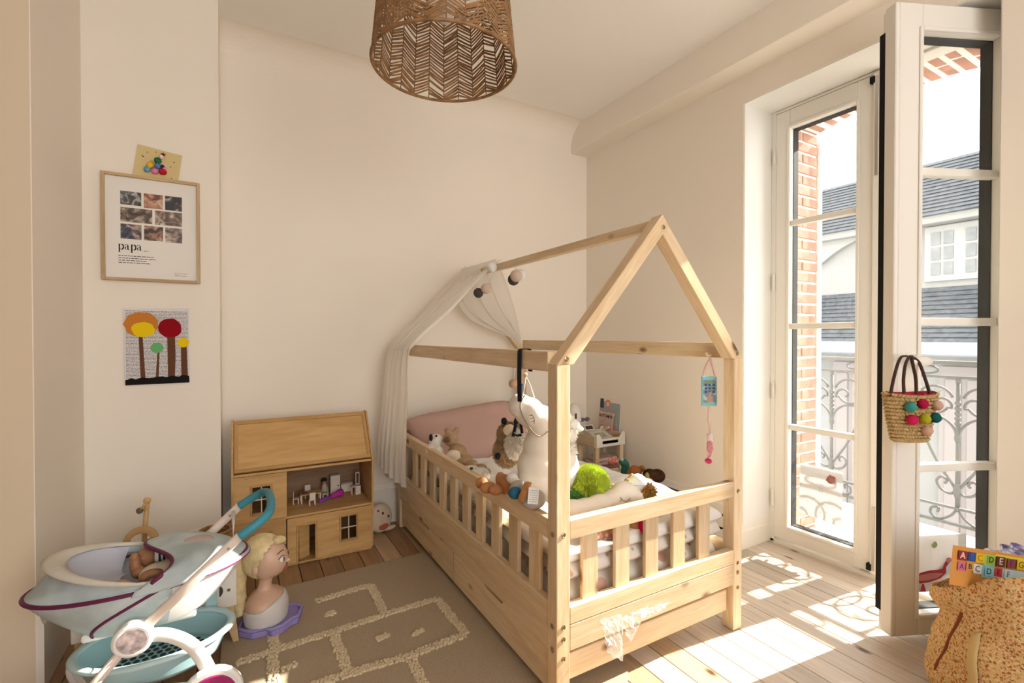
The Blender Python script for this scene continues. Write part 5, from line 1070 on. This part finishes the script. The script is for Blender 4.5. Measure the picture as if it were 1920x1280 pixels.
for x, y, w, ch, c, c2 in sq2:
    poly('letter_square', [(x*u_,-y*u_-w*u_),((x+w)*u_,-y*u_-w*u_),((x+w)*u_,-y*u_),(x*u_,-y*u_)], .0035, plain('lower square %s' % ch, c, .45), al, mxs, .0008)
    text('letter', ch, w*u_*.9, plain('lower letter %s' % ch, c2, .5), al, mxs @ M.Translation(((x+w/2)*u_, -(y+w/2)*u_, .0048)))
for x0, x1, y0, y1, c in ((62,86,4,24,(.36,.46,.10)),(86,150,2,6,(.66,.55,.05)),(60,84,24,47,(.20,.46,.52)),(84,160,26,44,(.44,.58,.60))):
    poly('colour_field', [(x0*u_,-y1*u_),(x1*u_,-y1*u_),(x1*u_,-y0*u_),(x0*u_,-y0*u_)], .0022, plain('field %d' % x0, c, .45), al, mxs, .0006)
VIO, N_, L_n, b_ = nt('violet plastic wrap'); b_.inputs['Base Color'].default_value = (.36,.32,.50,1); b_.inputs['Roughness'].default_value = .15
r_ = N_.new('ShaderNodeTexNoise'); r_.inputs['Scale'].default_value = 22; cr_ = N_.new('ShaderNodeValToRGB'); cr_.color_ramp.elements[0].color = (.10,.07,.22,1); cr_.color_ramp.elements[1].color = (.70,.70,.78,1); cr_.color_ramp.elements[0].position = .35; cr_.color_ramp.elements[1].position = .6
tc_ = N_.new('ShaderNodeTexCoord'); L_n.new(tc_.outputs['Object'], r_.inputs[0]); L_n.new(r_.outputs[0], cr_.inputs[0]); L_n.new(cr_.outputs[0], b_.inputs['Base Color'])
vw = V((2.1042, 0.5150, 0.4639))
tag(build(MB().grid(lambda u, v: vw+V(((u-.5)*.16, -(u-.5)*.09, 0))+V((0,0,.035*math.sin(math.pi*u)*(1-v)-.06*v))+V((.3,.6,.2))*.03*(nz_.noise(V((u*6,v*5,0)))+.5*nz_.noise(V((u*13,v*11,4)))), 24, 14), 'plastic_wrap', VIO, None, thick=.001), 'crumpled violet plastic wrap in the floral bag behind alphabet sheet', 'wrap')
# ------------------------------------------------------------ doll crib and its mobile
BIR = wood('birch leg', (.62,.44,.24), (.52,.34,.16), .5, knots=False)
CW = plain('white crib board', (.74,.70,.63), .5)
cb = thing('doll_crib', 'white doll crib on splayed wooden legs behind the doll pram', 'crib', (-.24,2.2,0))
cx0, cx1, cy0, cy1 = -.478, -.012, 2.045, 2.33
build(MB().box(cx0,cx1,cy0,cy0+.012,.148,.302), 'side_panel', CW, cb, bevel=.003); build(MB().box(cx0,cx1,cy1-.012,cy1,.148,.302), 'side_panel', CW, cb, bevel=.003)
build(MB().box(cx0,cx0+.012,cy0+.012,cy1-.012,.148,.30), 'end_panel', CW, cb, bevel=.003); build(MB().box(cx1-.012,cx1,cy0+.012,cy1-.012,.148,.30), 'end_panel', CW, cb, bevel=.003); build(MB().box(cx0+.012,cx1-.012,cy0+.012,cy1-.012,.16,.17), 'crib_base', CW, cb)
for x, y in ((cx0+.03,cy0+.02),(cx1-.03,cy0+.02),(cx0+.03,cy1-.02),(cx1-.03,cy1-.02)):
    sx_ = .028 if x > -.2 else -.02; z0_ = .0075 if x > -.1 else .0005
    build(MB().add([(x+sx_-.010,y-.010,z0_),(x+sx_+.010,y-.010,z0_),(x+sx_+.010,y+.010,z0_),(x+sx_-.010,y+.010,z0_),(x-.022,y-.012,.148),(x+.022,y-.012,.148),(x+.022,y+.012,.148),(x-.022,y+.012,.148)], [(3,2,1,0),(4,5,6,7),(0,1,5,4),(1,2,6,5),(2,3,7,6),(3,0,4,7)]), 'leg', BIR, cb, bevel=.002)
build(MB().lathe([(.006,0),(.006,.002),(.003,.002)], 12, M.Translation((-.036,cy0,.213)) @ M.Rotation(R(90),4,'X')), 'screw', STEEL, cb)
build(MB().prism([(.0+.018*math.cos(a), .022*math.sin(a)) for a in [R(-70+14*i) for i in range(11)]], 0, .0015, M.Translation((-.072,cy0-.001,.215)) @ M.Rotation(R(90),4,'X')), 'finger_hole', plain('dark hole', (.06,.055,.05), .9), cb)
mo = thing('crib_mobile', 'wooden mobile with bead and arch clipped on the doll crib', 'mobile', (-.33,2.33,.302))
BM = wood('beech', (.60,.38,.17), (.48,.28,.11), .5, knots=False, rand=.05)
pA, pB = V((-0.3221, 2.3220, 0.3811)), V((-0.3129, 2.3220, 0.5090))
build(MB().tube([V((pA.x,pA.y,.302)), pA, pB], .0085, 10), 'post', BM, mo, smooth=True); build(MB().ball(pB, .013, 12, 9), 'post_ball', BM, mo, smooth=True)
bd_ = V((-0.3364, 2.3220, 0.4735)); build(MB().tube([pB, (pB+bd_)/2+V((0,-.01,0)), bd_], .0045, 8), 'arm', BM, mo, smooth=True); build(MB().ball(bd_, .012, 12, 9), 'bead', plain('dark walnut bead', (.14,.09,.055), .5), mo, smooth=True)
build(MB().tube([bd_, V((bd_.x+.002, bd_.y, bd_.z-.07))], .0010, 5).tube([bd_+V((.006,0,0)), V((bd_.x+.016, bd_.y, bd_.z-.085))], .0010, 5), 'string', plain('white string', (.7,.66,.6), .8), mo)
ac = V((-0.3306, 2.3000, 0.3743))
build(MB().prism([(.056*math.cos(R(12*i)), .056*math.sin(R(12*i))) for i in range(16)]+[(.034*math.cos(R(12*i)), .036*math.sin(R(12*i))) for i in range(15,-1,-1)], -.014, .014, M.Translation(ac+V((0,0,-.015))) @ M.Rotation(R(90),4,'X')), 'arch', BM, mo, bevel=.002)
build(MB().box(ac.x-.002,ac.x+.038,2.294,2.335,.302,.352), 'clamp', BM, mo, bevel=.004)
wk = thing('wicker_basket', 'small brown wicker doll basket standing in the crib near dollhouse', 'basket', (-.085,2.265,.17))
mb = MB(); WICK = plain('brown wicker', (.27,.15,.065), .7, .2, var=.3, vscale=60)
for k in range(15):
    r = .045+.012*k/14; mb.tube([(r*math.cos(2*math.pi*i/24)*(1+.03*(-1)**(i+k)), r*math.sin(2*math.pi*i/24)*(1+.03*(-1)**(i+k)), .006+.0135*k) for i in range(24)], .007, 5, closed=True)
stuff(build(mb, 'woven_side', WICK, wk, local=True)); build(MB().lathe([(.045,0),(.05,.006)], 20), 'basket_base', WICK, wk, local=True)
# ------------------------------------------------------------ styling doll bust
BX, BY = .090, 2.122
bu = thing('styling_bust', 'blond doll styling head with white top on lavender tray', 'doll', (BX, BY, .007), R(-20))
SKIN = plain('doll skin vinyl', (.62,.40,.285), .35, .4); HAIR = plain('honey blond doll hair', (.66,.52,.28), .5, .4, var=.2, vscale=30, bump=.8, bscale=90)
LAV = plain('lavender plastic', (.28,.23,.50), .4); WTOP = plain('white ribbed top', (.62,.58,.56), .8, .1, bump=.8, bscale=260)
def loft(secs, k=22):                  # sections: centre x,y,z, radius x,y
    return MB().grid(lambda u, v: (lambda s: (s[0]+s[3]*math.cos(2*math.pi*u), s[1]+s[4]*math.sin(2*math.pi*u), s[2]))(secs[round(v*(len(secs)-1))]), k, len(secs), True).add([(secs[0][0]+secs[0][3]*math.cos(2*math.pi*i/k), secs[0][1]+secs[0][4]*math.sin(2*math.pi*i/k), secs[0][2]) for i in range(k)], [list(range(k))])
def smooth_secs(s, n=6):
    out = []
    for i in range(len(s)-1):
        for q in range(n):
            t = q/n; a, b, c, d = s[max(i-1,0)], s[i], s[i+1], s[min(i+2,len(s)-1)]
            out.append(tuple(.5*(2*b[j]+(c[j]-a[j])*t+(2*a[j]-5*b[j]+4*c[j]-d[j])*t*t+(3*b[j]-a[j]-3*c[j]+d[j])*t**3) for j in range(5)))
    return out+[s[-1]]
tray = [(-.075,-.075),(-.02,-.10),(.03,-.085),(.05,-.10),(.085,-.075),(.105,-.03),(.125,-.02),(.125,.05),(.10,.075),(-.07,.085),(-.09,.0)]
tr_o = build(MB().prism(tray, 0, .026), 'tray', LAV, bu, local=True, bevel=.006, seg=3)
rim = MB().tube([(x*.97, y*.97, .03) for x, y in tray], .007, 8, closed=True); build(rim, 'tray_rim', LAV, tr_o, smooth=True, mx=wm(bu))
body = smooth_secs([(0,0,.022,.072,.086),(0,0,.055,.076,.092),(0,0,.09,.074,.094),(-.002,0,.115,.062,.084),(-.006,0,.132,.046,.058),(-.006,0,.148,.028,.030),(-.002,0,.175,.024,.025),(.004,0,.195,.028,.028)])
build(loft(body), 'shoulders', SKIN, bu, smooth=True, local=True)
top_ = smooth_secs([(.001,0,.022,.075,.090),(.001,0,.055,.079,.096),(.002,0,.085,.078,.098),(.010,0,.105,.066,.080)])
tp_mb = MB(); k = 30
vs = []
def bsec(z):
    for p_, q_ in zip(body[:-1], body[1:]):
        if p_[2] <= z <= q_[2]: t = (z-p_[2])/(q_[2]-p_[2]); return [p_[j]+(q_[j]-p_[j])*t for j in range(5)]
    return body[0] if z < body[0][2] else body[-1]
top_ = list(range(9))
for j in top_:
    for i in range(k):
        a = 2*math.pi*i/k; zt_ = .082+.034*max(0, math.cos(a))+.012*abs(math.sin(a)); z = .022+(zt_-.022)*j/8; s_ = bsec(z)
        vs.append((s_[0]+(s_[3]+.003)*math.cos(a), s_[1]+(s_[4]+.003)*math.sin(a), z))
tp_mb.add(vs, [(j*k+i, j*k+(i+1)%k, (j+1)*k+(i+1)%k, (j+1)*k+i) for j in range(len(top_)-1) for i in range(k)])
build(tp_mb, 'white_top', WTOP, bu, smooth=True, local=True, thick=.002)
def headfn(d):
    g = 1.0
    if d.x > 0 and d.z < 0: g -= .10*(-d.z)*(1-d.x)           # cheeks taper to the chin
    g += .06*max(0, d.x)*max(0, -d.z)**2 - .03*max(0, d.z)*max(0, d.x)
    return g
hd = build(MB().ball((.008,0,.262), (.072,.066,.080), 28, 20, fn=headfn), 'head', SKIN, bu, smooth=True, local=True)
H_ = wm(bu)
def hp(nm, mb, m, sm=True): return build(mb, nm, m, hd, smooth=sm, mx=H_)
hp('nose', MB().ball((.080,0,.250), (.012,.008,.009), 10, 8).ball((.074,0,.262), (.008,.006,.016), 8, 6), SKIN)
hp('lips', MB().ball((.0735,0,.222), (.006,.015,.004), 12, 8).ball((.072,0,.216), (.006,.012,.004), 12, 8), plain('rose lips', (.42,.10,.11), .4))
for s in (-1, 1):
    hp('eye', MB().ball((.066,s*.030,.268), (.010,.015,.013), 14, 10), plain('white eye', (.78,.76,.74), .25))
    hp('iris', MB().ball((.0735,s*.029,.267), (.0045,.0075,.009), 12, 8), plain('grey brown iris', (.08,.07,.07), .2))
    hp('eyebrow', MB().tube(bez([(.070,s*.012,.296),(.066,s*.030,.301),(.056,s*.046,.294)], 5), .0018, 6), plain('brown brow', (.12,.06,.035), .6))
    hp('eyelash', MB().tube(bez([(.074,s*.016,.276),(.071,s*.031,.282),(.060,s*.046,.274)], 5), .0014, 6), plain('black lash', (.02,.015,.02), .6))
    hp('ear', MB().ball((-.018,s*.068,.248), (.012,.007,.019), 12, 8), SKIN)
def hairfn(d): return 1+.012*math.sin(14*math.atan2(d.y, d.z+.2))+.02*math.sin(5*d.z+3*d.x)
mb = MB(); vs = MB().ball((-.010,0,.276), (.078,.074,.084), 30, 22, fn=hairfn)
keep = [f for f in vs.f if not all(vs.v[i][0] > -.022+.62*max(0,vs.v[i][2]-.262) and vs.v[i][2] < .335 for i in f) and not all(vs.v[i][2] < .215 and vs.v[i][0] > -.03 for i in f)]
mb.v, mb.f = vs.v, keep
hr = build(mb, 'hair', HAIR, bu, smooth=True, local=True, thick=.004)
build(MB().tube(bez([(-.07,-.01,.29),(-.095,-.015,.24),(-.10,-.02,.18),(-.095,-.025,.11),(-.085,-.03,.06)], 8), [.030]*8+[.034]*8+[.032]*8+[.026]*8+[.010], 14), 'ponytail', HAIR, bu, smooth=True, local=True)
build(MB().tube([(-.074+.0*math.cos(a), -.01+.026*math.cos(a), .285+.026*math.sin(a)) for a in [R(24*i) for i in range(15)]], .006, 8, closed=True), 'hair_tie', plain('mauve hair tie', (.30,.18,.36), .6), bu, smooth=True, local=True)
build(MB().ball((.052,-.012,.338), (.026,.022,.015), 14, 10), 'fringe_curl', HAIR, bu, smooth=True, local=True)
# ------------------------------------------------------------ doll pram
FAB = plain('pale blue marbled fabric', (.46,.53,.54), .7, .15, var=.22, vscale=9, bump=.15, bscale=60)
FABI = plain('pale grey lining', (.52,.53,.60), .8, .1); WPLA = plain('white plastic', (.80,.78,.75), .3, .45); PLUM = plain('plum piping', (.13,.015,.06), .5)
AQUA = plain('aqua plastic', (.33,.49,.52), .35, .4); BLUG = plain('petrol blue foam', (.05,.26,.34), .5); MAG = plain('magenta hub', (.36,.03,.15), .35)
ROSEB = plain('pearl metal bar', (.72,.60,.52), .35, .4)
prm = thing('doll_pram', 'doll pram with pale blue hood, white bars and aqua basket', 'pram', (-.25,1.85,0))
pcx, pcy, prx, pry, pz = -.258, 1.866, .278, .160, .418
def rimp(a, s=1, dz=0): return V((pcx+prx*s*math.cos(a), pcy+pry*s*math.sin(a)*(1+.0*math.cos(a)), pz+dz+.012*math.cos(a)))
def bodyp(u, v):
    a = 2*math.pi*u; k = v; ex = 1-.42*k**1.25; p = rimp(a)
    return V((pcx+.018*k+(p.x-pcx)*ex, pcy+(p.y-pcy)*(1-.34*k**1.6), p.z-.135*k))
def seg(v0, v1, a0, a1, nu=40, nv=10): return lambda u, v: bodyp(a0+(a1-a0)*u, v0+(v1-v0)*v)
build(MB().grid(seg(0, 1, .235, .80), 40, 12), 'body_fabric', FAB, prm, smooth=True); build(MB().grid(seg(0, 1, -.20, .235), 40, 12), 'body_fabric', plain('white pram fabric', (.74,.73,.71), .6), prm, smooth=True)
build(MB().add([bodyp(i/40, 1) for i in range(40)], [list(range(40))]), 'body_bottom', WPLA, prm)
build(MB().grid(lambda u, v: (lambda a, s: rimp(a, s, -.05*(1-s*s)**.5-.004))(2*math.pi*u, .97-.95*v), 40, 8, True), 'inner_lining', FABI, prm, smooth=True)
build(MB().tube([rimp(2*math.pi*i/64, 1.0) for i in range(64)], .006, 8, closed=True), 'rim_piping', PLUM, prm, smooth=True)
a1_ = R(285)
build(MB().tube([bodyp((285-70*t)/360, t) for t in [i/14 for i in range(15)]], .005, 6), 'side_piping', PLUM, prm, smooth=True)
# hood folded back: shell between the rim and a low arch
aA, aB = R(283), R(75)
def archp(u):
    a = aA+(aB-aA)*u; s = math.sin(math.pi*u); p = rimp(a); q = V((-.20-.265*s**.8, pcy+pry*math.sin(a)*(.98-.10*s), pz+.012+.068*s))
    return q
def hoodp(u, v):
    r_ = rimp(aA+(aB-aA)*u); q = archp(u); p = r_.lerp(q, v); o = V((-.9*math.sin(math.pi*u), math.sin(aA+(aB-aA)*u)*.9, .2))
    return p+o*-.012*math.sin(math.pi*v)*math.sin(math.pi*u)**.5+V((0,0,.007*math.sin(u*23+v*5)*math.sin(math.pi*v)))
build(MB().grid(hoodp, 44, 14), 'hood', FAB, prm, smooth=True, thick=.003)
build(MB().grid(lambda u, v: archp(u)+V((-.03+.055*v+.0*u, 0, .002+.010*math.sin(math.pi*v)-.012*v)), 44, 6), 'hood_band', plain('pale ivory marbled fabric', (.62,.58,.50), .7, .15, var=.12, vscale=9), prm, smooth=True, thick=.006)
build(MB().grid(lambda u, v: archp(.12+.76*u).lerp(V((-.30, pcy+.06*(u-.5), .392)), .08+.8*v)+V((-.02*math.sin(math.pi*v),0,-.03*math.sin(math.pi*v))), 24, 8), 'hood_lining', FABI, prm, smooth=True)
# quilted cover over the foot half
def covp(u, v):
    a = R(-92)+R(184)*u; r_ = rimp(a, 1.035, .006); x0 = -.215+.035*math.sin(u*math.pi*2.3+.4)-.02*math.cos(u*9)
    c = V((x0, r_.y, pz+.022+.018*math.sin(math.pi*u))); p = c.lerp(r_, v); p.z += .040*math.sin(math.pi*u)**.7*math.sin(math.pi*min(1,.18+v*.82))
    p.z -= .014*max(0, v-.8)/.2; return p
build(MB().grid(covp, 44, 22), 'quilted_cover', FAB, prm, smooth=True, thick=.008)
build(MB().tube([covp(i/40, 0) for i in range(41)], .0065, 8), 'cover_piping', PLUM, prm, smooth=True)
build(MB().tube([covp(i/40, 1) for i in range(4, 20)], .0035, 8), 'cover_piping', plain('magenta piping', (.30,.02,.16), .5), prm, smooth=True)
pm5 = frame_mx(V(covp(.47,.42))+V((0,0,.007)), (1,.05,-.05), z=(-.02,-.1,1))
build(MB().ball((0,0,-.012), (.048,.034,.014), 24, 8), 'oval_patch', plain('pale rose patch', (.50,.38,.36), .7), prm, mx=pm5, smooth=True)
# bars, hub, handle
yN, yF = 1.690, 1.995
hub = V((-.262, yN-.012, .300)); 
def bar(nm, pts, r, m, flat=.6): return build(MB().tube(pts, r, 12, flat=flat, up=(0,1,0)), nm, m, prm, smooth=True)
for y in (yN, yF):
    bar('push_bar', [V((-.262,y,.300)), V((-.13,y,.416)), V((.002,y,.535))], .0145, ROSEB)
    bar('front_leg', [V((-.262,y,.300)), V((-.36,y,.185)), V((-.44,y,.085))], .0125, ROSEB)
    bar('rear_arm', bez([V((-.255,y,.298)), V((-.19,y,.288)), V((-.125,y,.235)), V((-.085,y,.15)), V((-.075,y,.085))], 8), .020, WPLA, .55)
    hb_ = build(MB().lathe([(.044,-.018),(.048,-.01),(.048,.012),(.040,.018),(.034,.016)], 28, M.Translation((-.262,y,.300)) @ M.Rotation(R(90),4,'X')), 'hub', WPLA, prm, smooth=False, bevel=.002)
    build(MB().lathe([(.034,.0155),(.034,.018)], 28, M.Translation((-.262,y,.300)) @ M.Rotation(R(90),4,'X')), 'hub_badge', plain('grey rose badge', (.36,.29,.29), .4, var=.5, vscale=60), hb_)
    for wx in ((-.075, -.44) if y < 1.8 else (-.135, -.40)):
        w_ = build(MB().lathe([(.030,-.014),(.078,-.014),(.083,-.008),(.083,.008),(.078,.014),(.030,.014)], 28, M.Translation((wx,y-.022 if y < 1.8 else y+.022,.084)) @ M.Rotation(R(90),4,'X')), 'wheel', WPLA, prm, bevel=.002)
        build(MB().lathe([(.066,-.017),(.066,.017)], 28, M.Translation((wx,y-.022 if y < 1.8 else y+.022,.084)) @ M.Rotation(R(90),4,'X')), 'wheel_disc', MAG if wx > -.2 and y < 1.8 else WPLA, w_, bevel=.004)
bar('axle_bar', [V((-.075,yN,.10)), V((-.26,yN,.150)), V((-.40,yN,.115))], .013, WPLA)
bar('cross_bar', [V((-.24,yN,.288)), V((-.24,yF,.288))], .010, WPLA, 1)
hpts = bez([V((.000,yN,.533)), V((.045,yN+.004,.560)), V((.080,yN+.03,.580)), V((.092,yN+.10,.590)), V((.092,yF-.10,.590)), V((.080,yF-.03,.580)), V((.045,yF-.004,.560)), V((.000,yF,.533))], 10)
bar('handle_grip', hpts, .0145, BLUG, .9)
bar('handle_brace', [V((-.018,yN,.518)), V((-.018,yF,.518))], .006, WPLA, 1)
for y in (yN, yF): build(MB().lathe([(.004,0),(.004,.002)], 10, M.Translation((-.03,y-.016,.508)) @ M.Rotation(R(90),4,'X')), 'rivet', plain('grey rivet', (.3,.3,.3), .4), prm)
build(MB().box(-.40,-.12,1.80,1.93,.262,.286), 'chassis_plate', WPLA, prm, bevel=.008, seg=2)
# aqua basket
bcx, bcy, brx, bry = -.225, 1.842, .195, .135
def bk(a, s, z): return V((bcx+brx*s*math.cos(a), bcy+bry*s*math.sin(a), z))
build(MB().grid(lambda u, v: bk(2*math.pi*u, 1-.16*v, .205-.07*v), 48, 8, True), 'basket', AQUA, prm, smooth=True, thick=.004)
bb_ = build(MB().add([bk(2*math.pi*i/48, .84, .135) for i in range(48)], [list(range(48))]), 'basket_floor', AQUA, prm, thick=.004)
build(MB().tube([bk(2*math.pi*i/56, 1.03, .207) for i in range(56)], .013, 8, closed=True, flat=.6), 'basket_rim', plain('pale aqua plastic', (.46,.60,.61), .35), prm, smooth=True)
mb = MB()
for j in range(-4, 5):
    for i in range(-7, 8):
        x, y = i*.0225+(.011 if j % 2 else 0), j*.021
        if (x/.145)**2+(y/.10)**2 < 1: mb.prism([(bcx+x+.0085*math.cos(R(36*q)), bcy+y+.0085*math.sin(R(36*q))) for q in range(10)], .1372, .1382)
stuff(build(mb, 'basket_holes', plain('dark basket hole', (.03,.045,.045), .9), bb_))
build(MB().box(-.105,-.07,1.955,1.965,.20,.29), 'basket_strap', AQUA, prm, bevel=.004)
# dolls in the pram
dl1 = thing('baby_doll', 'brown baby doll in cream clothes and striped hat in the pram', 'doll', (-.26,1.86,.385))
SKD = plain('brown vinyl doll skin', (.36,.17,.085), .45, .35); CRC = plain('cream doll clothes', (.66,.56,.43), .9, .05, bump=.3, bscale=80)
plush('torso', [((-.225,1.855,.405), (.05,.04,.032)), ((-.19,1.86,.41), (.045,.042,.032))], CRC, dl1, .005)
plush('arm', [((-.285,1.885,.43), (.016,.016,.03)), ((-.287,1.885,.455), (.014,.014,.016)), ((-.275,1.875,.41), (.02,.018,.02))], SKD, dl1, .004, 4)
plush('head', [((-.262,1.925,.435), (.030,.030,.032)), ((-.268,1.90,.443), .010)], SKD, dl1, .004, 4); plush('arm', [((-.235,1.82,.42), (.03,.016,.014)), ((-.255,1.81,.415), (.014,.013,.012))], SKD, dl1, .004, 4)
mb = MB().grid(lambda u, v: V((-.238,1.93,.437))+V((.030*math.sin(v*1.5)+.0, .033*math.cos(2*math.pi*u)*math.cos(v*1.4), .033*math.sin(2*math.pi*u)*math.cos(v*1.4))), 20, 8, True); build(mb, 'hat', plain('white knit', (.70,.66,.62), .9), dl1, smooth=True, thick=.004)
for q in (.25, .55): build(MB().tube([V((-.236+.030*math.sin(q*1.5), 1.93+.0345*math.cos(R(18*i))*math.cos(q*1.4), .437+.0345*math.sin(R(18*i))*math.cos(q*1.4))) for i in range(20)], .003, 6, closed=True), 'hat_stripe', NAVY, dl1, smooth=True)
dl2 = thing('baby_doll', 'pale pink baby doll lying by the near hood edge of pram', 'doll', (-.34,1.80,.385))
plush('head', [((-.345,1.800,.402), (.045,.034,.022)), ((-.31,1.803,.405), (.03,.03,.02)), ((-.30,1.80,.412), .014)], plain('peach doll skin', (.55,.30,.20), .45, .35), dl2, .005)
